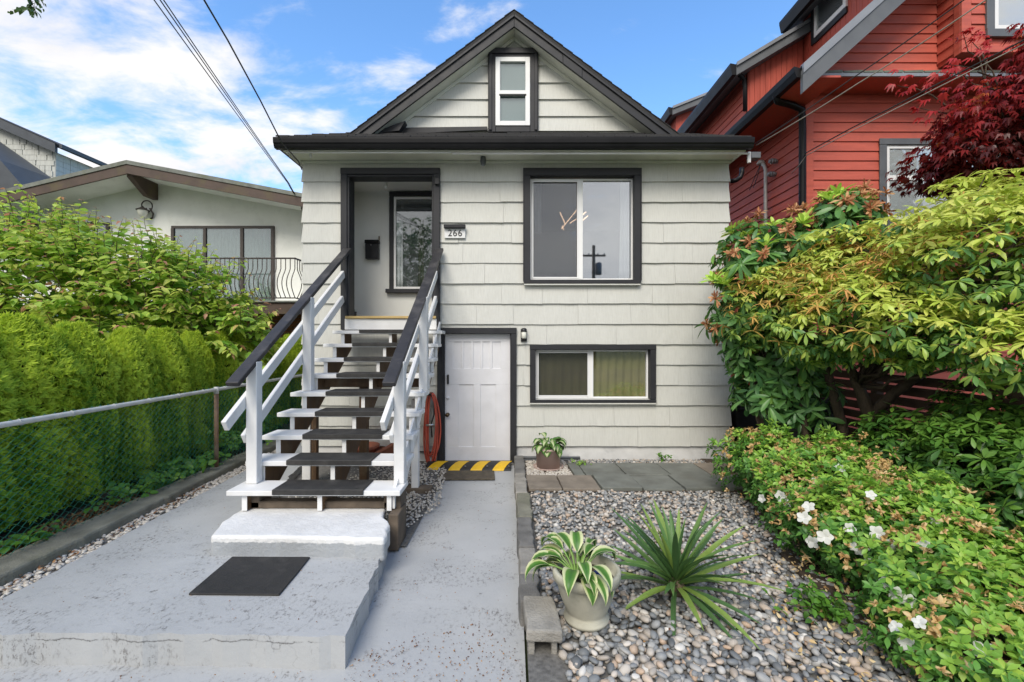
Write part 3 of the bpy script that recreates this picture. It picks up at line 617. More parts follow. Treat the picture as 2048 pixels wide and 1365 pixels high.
def course(zb, zt, x0, x1, ops, name, y0=HY, thick=(0.030, 0.008), jm=(0.5, 1.15), slant=0.02, minw=.03, parent=None, mat='siding', tri=None):
    js = [x0]
    while js[-1] < x1 - .35: js.append(js[-1] + random.uniform(*jm))
    js = js[:-1] + [x1] if len(js) > 1 and js[-1] > x1 - .3 else js + [x1]
    cl = list(cells(x0, x1, zb, zt, ops)); hgt = zt - zb
    for ja, jb in zip(js, js[1:]):
        mb = MB(); dy = random.gauss(0, .0018); dz = random.gauss(0, .0022); any_ = False
        for a, b, za, zc in cl:
            a2, b2 = max(a, ja), min(b, jb)
            if b2 - a2 < minw: continue
            any_ = True
            a3 = a2 + (.0012 if a2 == ja and ja > x0 else 0); b3 = b2 - (.0012 if b2 == jb and jb < x1 else 0)
            f = lambda z: y0 - (thick[0] + (thick[1] - thick[0]) * (z - zb) / hgt) + dy
            zlo = za + (dz if za == zb else 0)
            ea = -slant if a2 == x0 else 0; eb = slant if b2 == x1 else 0
            k = lambda z: 1 - (z - zb) / hgt
            # a gently wavy lower edge
            n = max(2, int((b3 - a3) / .12)); vs = []; fs = []
            for i in range(n + 1):
                t = i / n; w = random.gauss(0, .0014) if za == zb else 0
                xa = a3 + ea * k(za) + (b3 + eb * k(za) - a3 - ea * k(za)) * t; xt = a3 + ea * k(zc) + (b3 + eb * k(zc) - a3 - ea * k(zc)) * t
                vs += [(xa, f(za) + w, zlo + w), (xt, f(zc), zc), (xt, y0 - .001, zc), (xa, y0 - .001, zlo + w)]
            for i in range(n):
                p = 4 * i; q = p + 4
                fs += [(p, q, q + 1, p + 1), (p + 1, q + 1, q + 2, p + 2), (p + 3, p + 2, q + 2, q + 3), (p, p + 3, q + 3, q)]
            e = 4 * n; fs += [(0, 1, 2, 3), (e, e + 3, e + 2, e + 1)]
            mb.add(vs, fs)
        if any_: mb.build(name, mat, parent)
zb = Z0
for k in range(14):
    zt = min(zb + CP, 4.145)
    course(zb, zt, HX0, HX1 + .012 - k * .002, list(OP.values()), 'shingle', parent=wall)
    zb = zt
    if zb >= 4.14: break

# ---- soffit, fascia, gutters, skirt roof
GX0, GX1, GY = -3.01, 3.055, 5.72; FX0, FX1, FY = -2.93, 2.995, 5.82; SO = 4.15
sf = MB(); sf.box(FX0, FX1, FY + .03, HY - .036, SO, SO + .02); sf.box(FX0 + .02, HX0 - .03, HY - .035, HB, SO, SO + .02); sf.box(HX1 + .03, FX1 - .02, HY - .035, HB, SO, SO + .02)
sf.build('soffit', 'cream_paint', house)
bx('fascia', 'cream_paint', house, FX0, FX1, FY, FY + .025, SO - .022, 4.27, .003)
bx('fascia', 'cream_paint', house, FX0 - .001, FX0 + .018, FY + .026, HB, SO - .02, 4.27, .003)
bx('fascia', 'cream_paint', house, FX1 - .018, FX1 + .001, FY + .026, HB, SO - .02, 4.27, .003)
bx('frieze_board', 'cream_paint', house, HX0 - .02, HX1 + .02, HY - .036, HY - .001, SO - .035, SO - .001, .003)
gp = [(FY - .001, 4.14), (GY + .035, 4.14), (GY + .022, 4.165), (GY + .016, 4.185), (GY + .004, 4.20), (GY, 4.245), (GY, 4.268), (GY + .012, 4.268), (GY + .012, 4.25), (FY - .001, 4.16)]
g = MB(); g.prism(gp, 'x', GX0, GX1); g.build('gutter', 'gutter_black', house, bevel=.003)
def side_gutter(xi, xo, sgn):
    pr = [(xi, 4.14), (xo + sgn * -.035, 4.14), (xo - sgn * .016, 4.185), (xo, 4.245), (xo, 4.268), (xo - sgn * .012, 4.268), (xi, 4.16)]
    MB().prism(pr, 'y', FY + .0, HB).build('gutter', 'gutter_black', house, bevel=.003)
side_gutter(FX0 - .002, GX0 + .002, -1); side_gutter(FX1 + .002, GX1 - .002, 1)
# awning rail and drip moulding under the fascia
MB().tube([(XX(905, 5.86), 5.838, 4.106), (XX(1497, 5.86), 5.838, 4.106)], .014, 8).build('awning_rail', 'white_paint', house, smooth=True)
MB().tube([(XX(575, 5.86), 5.834, 4.115), (XX(903, 5.86), 5.834, 4.115)], .010, 8).build('awning_rail', 'white_paint', house, smooth=True)
sk = MB(); A, B, C, D = (GX0 + .02, 5.745, 4.272), (GX1 - .02, 5.745, 4.272), (2.12, 6.22, 4.535), (-2.06, 6.22, 4.535)
sk.quad(A, B, C, D); sk.quad((GX0 + .02, HB, 4.272), A, D, (-2.06, HB, 4.535)); sk.quad(B, (GX1 - .02, HB, 4.272), (2.12, HB, 4.535), C)
skirt = sk.build('skirt_roof', 'roof_shingle', house)
# laid shingle tabs on the front skirt
for c in range(5):
    t0, t1 = c / 5, (c + 1.25) / 5
    y0, y1 = 5.735 + .475 * t0, 5.745 + .475 * min(t1, 1); za, zc = 4.276 + .263 * t0, 4.276 + .263 * min(t1, 1)
    x = GX0 + .02 + .93 * t0 + random.uniform(-.1, 0); xe = GX1 - .02 - .92 * t0
    while x < xe:
        w = random.uniform(.14, .34); a = max(x, GX0 + .03 + .93 * t0); b = min(x + w - .006, xe); h = .010 + random.uniform(0, .012)
        if b > a + .02: MB().hexa([(a, y0, za), (b, y0, za), (b, y1, zc), (a, y1, zc), (a, y0, za + h), (b, y0, za + h), (b, y1, zc + .004), (a, y1, zc + .004)]).build('roof_shingle', 'roof_shingle', skirt)
        x += w
# tabs showing edge-on along the left and right hips
for i in range(9):
    y = 5.78 + i * .0; t = i / 9; x = GX0 + .04 + .86 * t; z = 4.282 + .245 * t; yy = 5.76 + .43 * t
    MB().box(x, x + .15, yy, yy + .5, z, z + .014).build('roof_shingle', 'roof_shingle', skirt)
    x = GX1 - .04 - .86 * t; MB().box(x - .15, x, yy, yy + .5, z, z + .014).build('roof_shingle', 'roof_shingle', skirt)

# ---- gable
RX, RZ, RS, RY = 0.028, 6.02, 0.755, 5.95
def rz(x, off=0): return RZ + off - RS * abs(x - RX)
main = MB()
for s in (-1, 1):
    e = RX + s * 2.22
    main.hexa([(RX, RY - .015, RZ - .05), (RX, HB, RZ - .05), (e, HB, rz(e) - .05), (e, RY - .015, rz(e) - .05), (RX, RY - .015, RZ), (RX, HB, RZ), (e, HB, rz(e)), (e, RY - .015, rz(e))])
mr = main.build('roof', 'roof_shingle', house)
for s in (-1, 1):     # shingle courses showing as small steps along the rake edge
    for i in range(18):
        a = RX + s * 2.30 * i / 18; b = RX + s * 2.30 * (i + 1.0) / 18; h = .016
        MB().hexa([(a, RY - .025, rz(a) + .001), (a, RY + 3, rz(a) + .001), (b, RY + 3, rz(b) + .001), (b, RY - .025, rz(b) + .001), (a, RY - .025, rz(a) + .004), (a, RY + 3, rz(a) + .004), (b, RY + 3, rz(b) + h), (b, RY - .025, rz(b) + h)]).build('roof_shingle', 'roof_shingle', mr)
for s in (-1, 1):
    e = RX + s * 2.17
    def board(name, mat, o0, o1, y0, y1, xa, xb):
        MB().hexa([(xa, y0, rz(xa) + o0), (xa, y1, rz(xa) + o0), (xb, y1, rz(xb) + o0), (xb, y0, rz(xb) + o0), (xa, y0, rz(xa) + o1), (xa, y1, rz(xa) + o1), (xb, y1, rz(xb) + o1), (xb, y0, rz(xb) + o1)]).build(name, mat, house, bevel=.003)
    if s < 0: board('rake_board', 'charcoal_paint', -.205, -.052, RY, RY + .03, RX, e)
    else:
        j1, j2 = RX + .64, RX + .89
        board('rake_board', 'charcoal_paint', -.205, -.052, RY, RY + .03, RX + .002, j1 - .002); board('rake_board', 'charcoal_paint', -.207, -.052, RY - .004, RY + .03, j1, j2 - .002); board('rake_board', 'charcoal_paint', -.205, -.052, RY, RY + .03, j2, e)
    board('rake_moulding', 'charcoal_paint', -.085, -.05, RY - .02, RY - .001, RX + s * .002, e)
    board('rake_soffit', 'cream_paint', -.19, -.06, RY + .031, HY + .1, RX + s * .001, e)
    board('rake_trim', 'cream_paint', -.245, -.191, HY - .03, HY, RX + s * .001, RX + s * 1.95)
# gable wall with its own courses
gw = MB(); gw.add([(-2.1, HY, 4.2), (2.15, HY, 4.2), (2.15, HY, 4.42), (RX, HY, RZ - .1), (-2.1, HY, 4.42), (-2.1, HY + .1, 4.2), (2.15, HY + .1, 4.2), (2.15, HY + .1, 4.42), (RX, HY + .1, RZ - .1), (-2.1, HY + .1, 4.42)], [(0, 1, 2, 3, 4), (9, 8, 7, 6, 5)])
gwall = gw.build('gable_wall', 'siding', house)
gy = [264, 234.5, 200.7, 167.5, 133.5, 100, 70]; WX0, WX1 = XX(980, HY), XX(1073, HY)
for ya, yb in zip(gy, gy[1:]):
    za, zc = ZZ(ya, HY), ZZ(yb, HY)
    def half(z): return max(0, (RZ - .225 - z) / RS)
    for s in (-1, 1):
        inner = WX0 if s < 0 else WX1
        xa, xc = RX + s * half(za), RX + s * half(zc)
        lo = abs(xa - RX) > abs(inner - RX)
        if not lo: continue
        if abs(xc - RX) < abs(inner - RX): xc = inner
        fb, ft = HY - .030, HY - .007
        p = [(inner, fb, za), (xa, fb, za), (xa, HY - .001, za), (inner, HY - .001, za), (inner, ft, zc), (xc, ft, zc), (xc, HY - .001, zc), (inner, HY - .001, zc)]
        if s < 0: p = [p[1], p[0], p[3], p[2], p[5], p[4], p[7], p[6]]
        MB().hexa(p).build('shingle', 'siding', gwall)
MB().hexa([(XX(800, HY), HY - .05, 4.50), (XX(975, HY), HY - .05, 4.555), (XX(975, HY), HY - .032, 4.555), (XX(800, HY), HY - .032, 4.50), (XX(800, HY), HY - .05, 4.585), (XX(975, HY), HY - .05, 4.60), (XX(975, HY), HY - .032, 4.60), (XX(800, HY), HY - .032, 4.585)]).build('flashing', 'charcoal_paint', house)
MB().hexa([(XX(752, 6.1), 6.05, 4.46), (XX(800, 6.1), 6.05, 4.50), (XX(800, 6.1), 6.19, 4.50), (XX(752, 6.1), 6.19, 4.46), (XX(752, 6.1), 6.05, 4.48), (XX(812, 6.1), 6.05, 4.63), (XX(812, 6.1), 6.19, 4.63), (XX(752, 6.1), 6.19, 4.48)]).build('flashing', 'charcoal_paint', house)

# ---- windows: the vinyl frame is the part; trim boards, panes, sashes its pieces
def ring(mb, x0, x1, z0, z1, w, y0, y1, wt=None, wb=None):
    wt = w if wt is None else wt; wb = w if wb is None else wb
    mb.box(x0, x0 + w, y0, y1, z0, z1); mb.box(x1 - w, x1, y0, y1, z0, z1); mb.box(x0 + w, x1 - w, y0 + .0005, y1, z0, z0 + wb); mb.box(x0 + w, x1 - w, y0 + .0005, y1, z1 - wt, z1)
def trim4(parent, x0, x1, z0, z1, wl, wt, wb, y0, y1, mat='charcoal_paint', lip=0.0):
    bx('trim_board', mat, parent, x0, x0 + wl, y0, y1, z0 + wb, z1 - wt); bx('trim_board', mat, parent, x1 - wl, x1, y0, y1, z0 + wb, z1 - wt)
    bx('trim_board', mat, parent, x0 - .002, x1 + .002, y0 - .003, y1, z1 - wt + .0005, z1); bx('trim_board', mat, parent, x0 - lip, x1 + lip, y0 - .008, y1, z0, z0 + wb - .0005)
# big sliding window
X0, X1, ZA, ZB = XX(1048, 6.15), XX(1281, 6.15), ZZ(568, 6.15), ZZ(339, 6.15)
fx0, fx1, fza, fzb = XX(1060, 6.22), XX(1267, 6.22), ZZ(561, 6.22), ZZ(357, 6.22)
mb = MB(); ring(mb, fx0, fx1, fza, fzb, .026, 6.235, 6.29); mb.box(XX(1157, 6.22), XX(1166, 6.22), 6.23, 6.29, fza + .02, fzb - .02)
w = mb.build('window', 'vinyl', house, bevel=.003)
trim4(w, X0, X1, ZA, ZB, .085, .085, .045, 6.135, 6.232)
mb = MB(); ring(mb, X0 - .012, X1 + .012, ZA + .04, ZB + .012, .014, 6.128, 6.168); mb.build('trim_moulding', 'charcoal_paint', w)
bx('sill_drip', 'siding', w, X0, X1, 6.13, 6.165, ZA - .022, ZA - .002)
mb = MB(); ring(mb, fx0 + .028, XX(1157, 6.22), fza + .028, fzb - .028, .018, 6.228, 6.26); mb.build('sash', 'vinyl', w)
bx('pane', 'glass_bright', w, fx0 + .045, XX(1157, 6.22) - .017, 6.262, 6.266, fza + .045, fzb - .045, 0)
bx('insect_screen', 'screen_mesh', w, fx0 + .045, XX(1157, 6.22) - .017, 6.240, 6.242, fza + .045, fzb - .045, 0)
bx('pane', 'glass_bright', w, XX(1166, 6.22), fx1 - .025, 6.268, 6.272, fza + .025, fzb - .025, 0)
# basement slider
X0, X1, ZA, ZB = XX(1060, 6.15), XX(1312, 6.15), ZZ(806, 6.15), ZZ(690, 6.15)
fx0, fx1, fza, fzb = XX(1071, 6.22), XX(1297, 6.22), ZZ(798, 6.22), ZZ(700, 6.22)
mb = MB(); ring(mb, fx0, fx1, fza, fzb, .024, 6.235, 6.29); mb.box(XX(1178, 6.22), XX(1187, 6.22), 6.23, 6.29, fza + .02, fzb - .02)
w = mb.build('window', 'vinyl', house, bevel=.003)
trim4(w, X0, X1, ZA, ZB, .075, .066, .04, 6.14, 6.232)
bx('sill_drip', 'siding', w, X0, X1, 6.135, 6.165, ZA - .022, ZA - .002)
mb = MB(); ring(mb, fx0 + .026, XX(1178, 6.22), fza + .026, fzb - .026, .018, 6.228, 6.26); mb.build('sash', 'vinyl', w)
bx('pane', 'glass', w, fx0 + .042, XX(1178, 6.22) - .017, 6.262, 6.266, fza + .042, fzb - .042, 0)
bx('insect_screen', 'screen_mesh', w, fx0 + .042, XX(1178, 6.22) - .017, 6.240, 6.242, fza + .042, fzb - .042, 0)
bx('pane', 'glass', w, XX(1187, 6.22), fx1 - .023, 6.268, 6.272, fza + .023, fzb - .023, 0)
# attic window with clipped-corner trim
Y = 6.13
ax0, ax1, az0, az1 = XX(976, Y), XX(1077, Y), ZZ(264, Y), ZZ(97, Y)
ix0, ix1, iz0, iz1 = XX(991, Y), XX(1060, Y), ZZ(252, Y), ZZ(115, Y)
mb = MB(); ring(mb, ix0, ix1, iz0, iz1, .062, Y - .012, Y + .05); mid = ZZ(186, Y); mb.box(ix0 + .06, ix1 - .06, Y - .010, Y + .05, mid - .03, mid + .03)
w = mb.build('window', 'vinyl', house, bevel=.003)
ch = .075
bx('trim_board', 'charcoal_paint', w, ax0, ix0 - .001, Y, HY - .001, az0, az1 - ch); bx('trim_board', 'charcoal_paint', w, ix1 + .001, ax1, Y, HY - .001, az0, az1 - ch)
MB().prism([(ax0, az1 - ch + .001), (ax1, az1 - ch + .001), (ax1 - ch, az1), (ax0 + ch, az1)], 'y', Y - .02, HY - .001).build('trim_board', 'charcoal_paint', w, bevel=.004)
bx('trim_board', 'charcoal_paint', w, ix0, ix1, Y + .001, HY - .001, iz1 + .001, az1 - ch - .001); bx('trim_board', 'charcoal_paint', w, ix0, ix1, Y, HY - .001, az0, iz0 - .001)
for xa in (ax0 + .012, ax1 - .055): bx('trim_board', 'charcoal_paint', w, xa, xa + .04, Y - .018, Y - .001, az0 + .02, az1 - ch - .002)
bx('sash_rail', 'gutter_black', w, ix0 + .05, ix1 - .05, Y - .016, Y - .011, mid - .045, mid - .022)
for a, b in ((iz0 + .06, mid - .03), (mid + .03, iz1 - .06)):
    bx('pane', 'glass', w, ix0 + .06, ix1 - .06, Y + .02, Y + .024, a, b, 0); bx('blind', 'blind_fabric', w, ix0 + .06, ix1 - .06, Y + .035, Y + .04, a, b, 0)

# ---- porch: a recessed lobby behind the opening
PY = 7.0; pz = ZZ(637, 6.12); pc = 4.0
pm_ = MB(); pm_.box(-2.69, -.55, PY, PY + .1, pz - .05, pc + .1); pm_.box(-2.70, -2.66, HY + .161, PY, pz - .05, pc + .1); pm_.box(-.60, -.55, HY + .161, PY, pz - .05, pc + .1); pm_.box(-2.66, -.6, HY + .161, PY, pc, pc + .05)
pm_.build('porch_wall', 'porch_wall', house)
bx('porch_floor', 'weathered_wood', house, -2.66, -.6, HY + .02, PY, pz - .06, pz - .006)
bx('threshold', 'gold_sill', house, XX(690, 6.1), XX(872, 6.1), 6.10, 6.36, pz - .004, pz + .03)
bx('riser_board', 'white_paint', house, XX(689, 6.12), XX(873, 6.12), 6.125, 6.16, ZZ(660, 6.12), pz - .006)
o0, o1 = XX(682, 6.15), XX(880, 6.15); i0, i1 = XX(694, 6.15), XX(868, 6.15); tz = ZZ(337, 6.15); jz = ZZ(349.5, 6.15); bz = ZZ(660, 6.15)
pf = MB(); pf.box(i0, i0 + .03, 6.15, 6.36, bz, jz - .028); pf.box(i1 - .03, i1, 6.15, 6.36, bz, jz - .028); pf.box(i0, i1, 6.15, 6.36, jz - .027, jz)
fr = pf.build('porch_frame', 'charcoal_paint', house, bevel=.004)
bx('trim_board', 'charcoal_paint', fr, o0, i0 + .004, 6.13, HY - .001, bz, jz - .001); bx('trim_board', 'charcoal_paint', fr, i1 - .004, o1, 6.13, HY - .001, bz, jz - .001); bx('trim_board', 'charcoal_paint', fr, o0 - .002, o1 + .002, 6.125, HY - .001, jz, tz)
bx('door_sensor', 'black_plastic', house, XX(870, 6.12), XX(879, 6.12), 6.09, 6.124, ZZ(370, 6.12), ZZ(357, 6.12))
MB().tube([(XX(772, 6.5), 6.5, pc), (XX(772, 6.5), 6.5, pc - .03)], .03, 10).lathe([(.002, -.13), (.022, -.115), (.028, -.09), (.018, -.05), (.014, -.03)], 12, (XX(772, 6.5), 6.5, pc)).build('bulb_holder', 'white_paint', house, smooth=True)
# porch window on the back wall
Y = PY
X0, ZA, ZB = XX(780, Y), ZZ(583, Y), ZZ(386, Y); X1 = X0 + .95
fx0, fza, fzb = XX(788.5, Y), ZZ(579, Y), ZZ(395, Y); fx1 = X0 + .87
mb = MB(); ring(mb, fx0, fx1, fza, fzb, .035, Y - .035, Y + .0)
w = mb.build('window', 'vinyl', house, bevel=.003)
bx('trim_board', 'charcoal_paint', w, X0, fx0 - .001, Y - .05, Y - .001, ZA + .02, ZB - .07); bx('trim_board', 'charcoal_paint', w, fx1 + .001, X1, Y - .05, Y - .001, ZA + .02, ZB - .07)
bx('trim_board', 'charcoal_paint', w, X0, X1, Y - .055, Y - .001, fzb + .001, ZB); bx('trim_board', 'charcoal_paint', w, X0 - .05, X1 + .05, Y - .08, Y - .001, ZA - .03, fza - .001)
bx('pane', 'glass', w, fx0 + .036, fx1 - .036, Y - .018, Y - .014, fza + .036, fzb - .036, 0)
bx('backing', 'interior_dark', w, fx0 + .03, fx1 - .03, Y - .004, Y - .001, fza + .03, fzb - .03, 0)

# ---- basement door
dx0, dx1, dz0, dz1 = XX(889.5, HY), XX(1020.5, HY), ZZ(923, HY), ZZ(668, HY); DY = 6.23
d = MB(); d.box(dx0, dx1, DY + .012, DY + .045, dz0, dz1)
top_x = [XX(v, HY) for v in (905.6, 1001.0)]; tz0, tz1 = ZZ(738, HY), ZZ(684, HY); lz0, lz1 = ZZ(895, HY), ZZ(770, HY); lp = [(XX(917, HY), XX(946.7, HY)), (XX(961, HY), XX(991.5, HY))]
d.box(dx0, dx1, DY, DY + .0125, tz1, dz1); d.box(dx0, dx1, DY, DY + .0125, lz1, tz0); d.box(dx0, dx1, DY, DY + .0125, dz0, lz0)
d.box(dx0, top_x[0], DY, DY + .0125, tz0, tz1); d.box(top_x[1], dx1, DY, DY + .0125, tz0, tz1)
pw = (top_x[1] - top_x[0]) / 5
for i in range(1, 5): d.box(top_x[0] + pw * i - .016, top_x[0] + pw * i + .016, DY, DY + .0125, tz0, tz1)
d.box(dx0, lp[0][0], DY, DY + .0125, lz0, lz1); d.box(lp[0][1], lp[1][0], DY, DY + .0125, lz0, lz1); d.box(lp[1][1], dx1, DY, DY + .0125, lz0, lz1)
door = d.build('door', 'door_paint', house, bevel=.0025)
bx('door_handle', 'black_plastic', door, XX(894, HY), XX(897.5, HY), DY - .03, DY - .001, ZZ(769, HY), ZZ(750, HY))
MB().lathe([(.004, .045), (.024, .04), (.028, .025), (.016, .012), (.012, 0)], 16).build('knob_temp', 'bronze_knob') if False else None
kb = MB(); c = (XX(895, HY), DY, ZZ(830, HY))
for i, (r_, y_) in enumerate([(.026, 0), (.026, .004), (.011, .006), (.011, .03), (.024, .036), (.028, .05), (.020, .062), (.003, .066)]):
    for a in range(16): kb.v.append((c[0] + r_ * math.cos(a * math.pi / 8), c[1] - y_, c[2] + r_ * math.sin(a * math.pi / 8)))
    if i:
        for a in range(16): b_ = (a + 1) % 16; kb.f.append(((i - 1) * 16 + a, (i - 1) * 16 + b_, i * 16 + b_, i * 16 + a)); kb.m.append(0)
kb.build('knob', 'bronze_knob', door, smooth=True)
MB().tube([(XX(895, HY), DY - .012, ZZ(797, HY)), (XX(895, HY), DY, ZZ(797, HY))], .02, 14).build('dead_bolt', 'door_paint', door, smooth=True)
fx0, fx1, fzt = XX(874.5, 6.16), XX(1033, 6.16), ZZ(656, 6.16)
df = MB(); df.box(XX(886, 6.2), dx0 - .002, 6.165, 6.33, -.0, dz1 + .006); df.box(dx1 + .002, XX(1024, 6.2), 6.165, 6.33, 0, dz1 + .006); df.box(XX(886, 6.2), XX(1024, 6.2), 6.165, 6.33, dz1 + .007, dz1 + .03)
dfo = df.build('door_frame', 'charcoal_paint', house, bevel=.003)
bx('trim_board', 'charcoal_paint', dfo, fx0, XX(886, 6.16), 6.14, 6.198, 0.03, fzt - .081); bx('trim_board', 'charcoal_paint', dfo, XX(1022, 6.16), fx1, 6.14, 6.198, 0.03, fzt - .081); bx('trim_board', 'charcoal_paint', dfo, fx0 - .002, fx1 + .002, 6.137, 6.198, fzt - .08, fzt)
bx('door_sill', 'dark_concrete', house, XX(880, 6.15), XX(1028, 6.15), 6.07, 6.29, 0.0, dz0 - .004, .008)

# ---- rooms behind the glass
rm = MB(); x0, x1 = .0, 2.80
rm.box(x0, x1, 9.6, 9.7, 1.95, 4.1); rm.box(x0 - .1, x0, 6.37, 9.6, 1.95, 4.1); rm.box(x0, x1, 6.37, 9.6, 4.02, 4.1); rm.box(x0, x1, 6.37, 9.6, 1.95, 2.0)
rm.build('living_room', 'interior_light', house)
rm = MB(); rm.box(x0, x1, 8.2, 8.3, .1, 1.9); rm.box(x0 - .1, x0, 6.37, 8.2, .1, 1.9); rm.box(x0, x1, 6.37, 8.2, 1.86, 1.93); rm.box(x0, x1, 6.37, 8.2, .1, .2)
rm.build('basement_room', 'interior_dark', house)
def curtain(name, mat, label, x0, x1, y, z0, z1, folds, amp, flare=0.0):
    mb = MB(); n = folds * 8; rows = 10
    for j in range(rows + 1):
        t = j / rows; z = z1 + (z0 - z1) * t
        for i in range(n + 1):
            s = i / n; x = x0 + (x1 - x0) * s + flare * t * t * (s - .5) * 2 * (x1 - x0) * .5; mb.v.append((x, y + amp * math.sin(s * folds * 6.283 + .8 * t) * (.6 + .4 * t), z))
    for j in range(rows):
        for i in range(n): a = j * (n + 1) + i; mb.f.append((a, a + 1, a + n + 2, a + n + 1)); mb.m.append(0)
    o = mb.build(name, mat, smooth=True, at=((x0 + x1) / 2, y, z0)); s = o.modifiers.new('thickness', 'SOLIDIFY'); s.thickness = .004
    return tag(o, label, 'curtain')
curtain('curtain', 'sheer_curtain', 'narrow sheer white curtain at the screened side of the upstairs front window', XX(1066, 6.4), XX(1082, 6.4), 6.31, ZZ(470, 6.4), ZZ(362, 6.4), 2, .012)
curtain('curtain', 'sheer_curtain', 'wide sheer white curtain at the clear side of the upstairs front window', XX(1238, 6.4), XX(1266, 6.4), 6.31, ZZ(560, 6.4), ZZ(362, 6.4), 4, .018, .2)
curtain('curtain', 'olive_curtain', 'olive yellow curtain filling the right half of the basement window', XX(1186, 6.3), XX(1294, 6.3), 6.302, ZZ(800, 6.36), ZZ(700, 6.36), 7, .014)
curtain('curtain', 'olive_curtain', 'olive curtain behind the screened half of the basement window', XX(1074, 6.3), XX(1180, 6.3), 6.315, ZZ(800, 6.45), ZZ(700, 6.45), 6, .014)
for a, b in ((794, 806), (836, 848)):
    curtain('curtain', 'sheer_curtain' if a == 794 else 'dark_curtain', 'pale curtain at the edge of the porch window' if a == 794 else 'dark green curtain in the porch window', XX(a, 6.99), XX(b, 6.99), PY - .009, ZZ(574, 6.99), ZZ(440, 6.99), 2, .003)
pl = thing('pendant_light', 'glowing stick pendant lamp seen through the upstairs front window', 'lamp', tuple(PT(1145, 432, 7.4)))
for (a, b, c_, d_) in ((1120, 425, 1131, 450), (1123, 458, 1154, 420), (1140, 447, 1156, 436), (1158, 437, 1172, 424), (1158, 447, 1176, 432), (1124, 452, 1128, 461)):
    MB().tube([PT(a, b, 7.4), PT(c_, d_, 7.4 + random.uniform(-.1, .1))], .008, 6).build('light_stick', 'lamp_glow', pl)
MB().tube([PT(1145, 440, 7.4), (PT(1145, 440, 7.4).x, 7.4, 4.02)], .004, 5).build('cord', 'cable_black', pl)

# ---- small fittings on the facade
sg = thing('house_number_sign', 'white house number plate reading 266 under a small black lamp bar', 'sign', (XX(909, HY), HY - .04, ZZ(467, HY)))
bx('plate', 'white_paint', sg, XX(888.5, 6.14), XX(930.5, 6.14), 6.145, 6.165, ZZ(476.5, 6.14), ZZ(456, 6.14), .003)
bx('lamp_bar', 'black_plastic', sg, XX(887.5, 6.12), XX(931, 6.12), 6.10, 6.160, ZZ(457, 6.12), ZZ(449.5, 6.12), .008)
fc = bpy.data.curves.new('number', 'FONT'); fc.body = '266'; fc.size = .125; fc.align_x = 'CENTER'; fc.align_y = 'CENTER'; fc.extrude = .002; fc.space_character = 1.08
tmp = bpy.data.objects.new('tmp', fc); COL.objects.link(tmp); dg = bpy.context.evaluated_depsgraph_get(); me = bpy.data.meshes.new_from_object(tmp.evaluated_get(dg)); bpy.data.objects.remove(tmp)
me.materials.clear(); me.materials.append(MAT['black_plastic']); o = mesh_obj('number', me, sg); o.rotation_euler = (R(90), 0, 0); o.location = (XX(910, 6.14) - XX(909, HY), 6.1425 - (HY - .04), ZZ(467, 6.14) - ZZ(467, HY))
mbx = thing('mailbox', 'black metal mailbox on the white porch wall', 'mailbox', (XX(747, PY), PY, ZZ(520, PY)))
bx('box', 'black_plastic', mbx, XX(734.5, PY), XX(759.5, PY), PY - .10, PY - .001, ZZ(520, PY), ZZ(490, PY), .006); bx('lid', 'gutter_black', mbx, XX(733.5, PY), XX(760.5, PY), PY - .115, PY - .001, ZZ(489.5, PY), ZZ(483, PY), .006)
MB().tube([(XX(746, PY), PY - .106, ZZ(493, PY)), (XX(746, PY), PY - .099, ZZ(493, PY))], .008, 10).build('lock', 'steel', mbx)
bx('flag', 'bronze_knob', mbx, XX(759, PY), XX(761, PY), PY - .05, PY - .04, ZZ(483, PY), ZZ(474, PY), .001)
def wall_lamp(x, y, w, h, label, glass):
    l = thing('wall_lamp', label, 'lamp', (XX(x, HY), HY - .04, ZZ(y + h / 2, HY))); s = HY / F
    bx('back_plate', 'black_plastic', l, XX(x, HY) - w * s * .5, XX(x, HY) + w * s * .5, HY - .05, HY - .031, ZZ(y + h / 2, HY), ZZ(y - h / 2, HY), .003)
    MB().lathe([(.003, .05), (w * s * .36, .045), (w * s * .5, .02), (w * s * .5, 0)], 14, (XX(x, HY), HY - .085, ZZ(y - h * .28, HY))).build('cap', 'black_plastic', l, smooth=True)
    MB().lathe([(w * s * .30, -h * s * .55), (w * s * .42, -h * s * .5), (w * s * .42, 0)], 14, (XX(x, HY), HY - .085, ZZ(y - h * .28, HY)), cap1=True).build('shade', glass, l, smooth=True)
wall_lamp(1047.5, 671, 12, 25, 'small black and cream wall lamp beside the basement door', 'cream_paint')
l = thing('eave_lamp', 'small grey bulkhead lamp under the eave between porch and window', 'lamp', (XX(966, 6.0), 6.0, 4.05))
MB().lathe([(.012, -.11), (.034, -.10), (.040, -.06), (.036, -.01), (.03, 0)], 16, (XX(966, 6.02), 6.05, 4.148)).build('body', 'grey_trim', l, smooth=True)
MB().lathe([(.010, -.125), (.022, -.118), (.022, -.111)], 12, (XX(966, 6.02), 6.05, 4.148)).build('lens', 'grey_flashing', l, smooth=True)
# little flood light fitting at left of the soffit
MB().lathe([(.006, -.05), (.02, -.045), (.02, -.015), (.012, 0)], 12, (XX(621, 5.95), 5.95, SO)).build('soffit_bulb', 'white_paint', house, smooth=True)
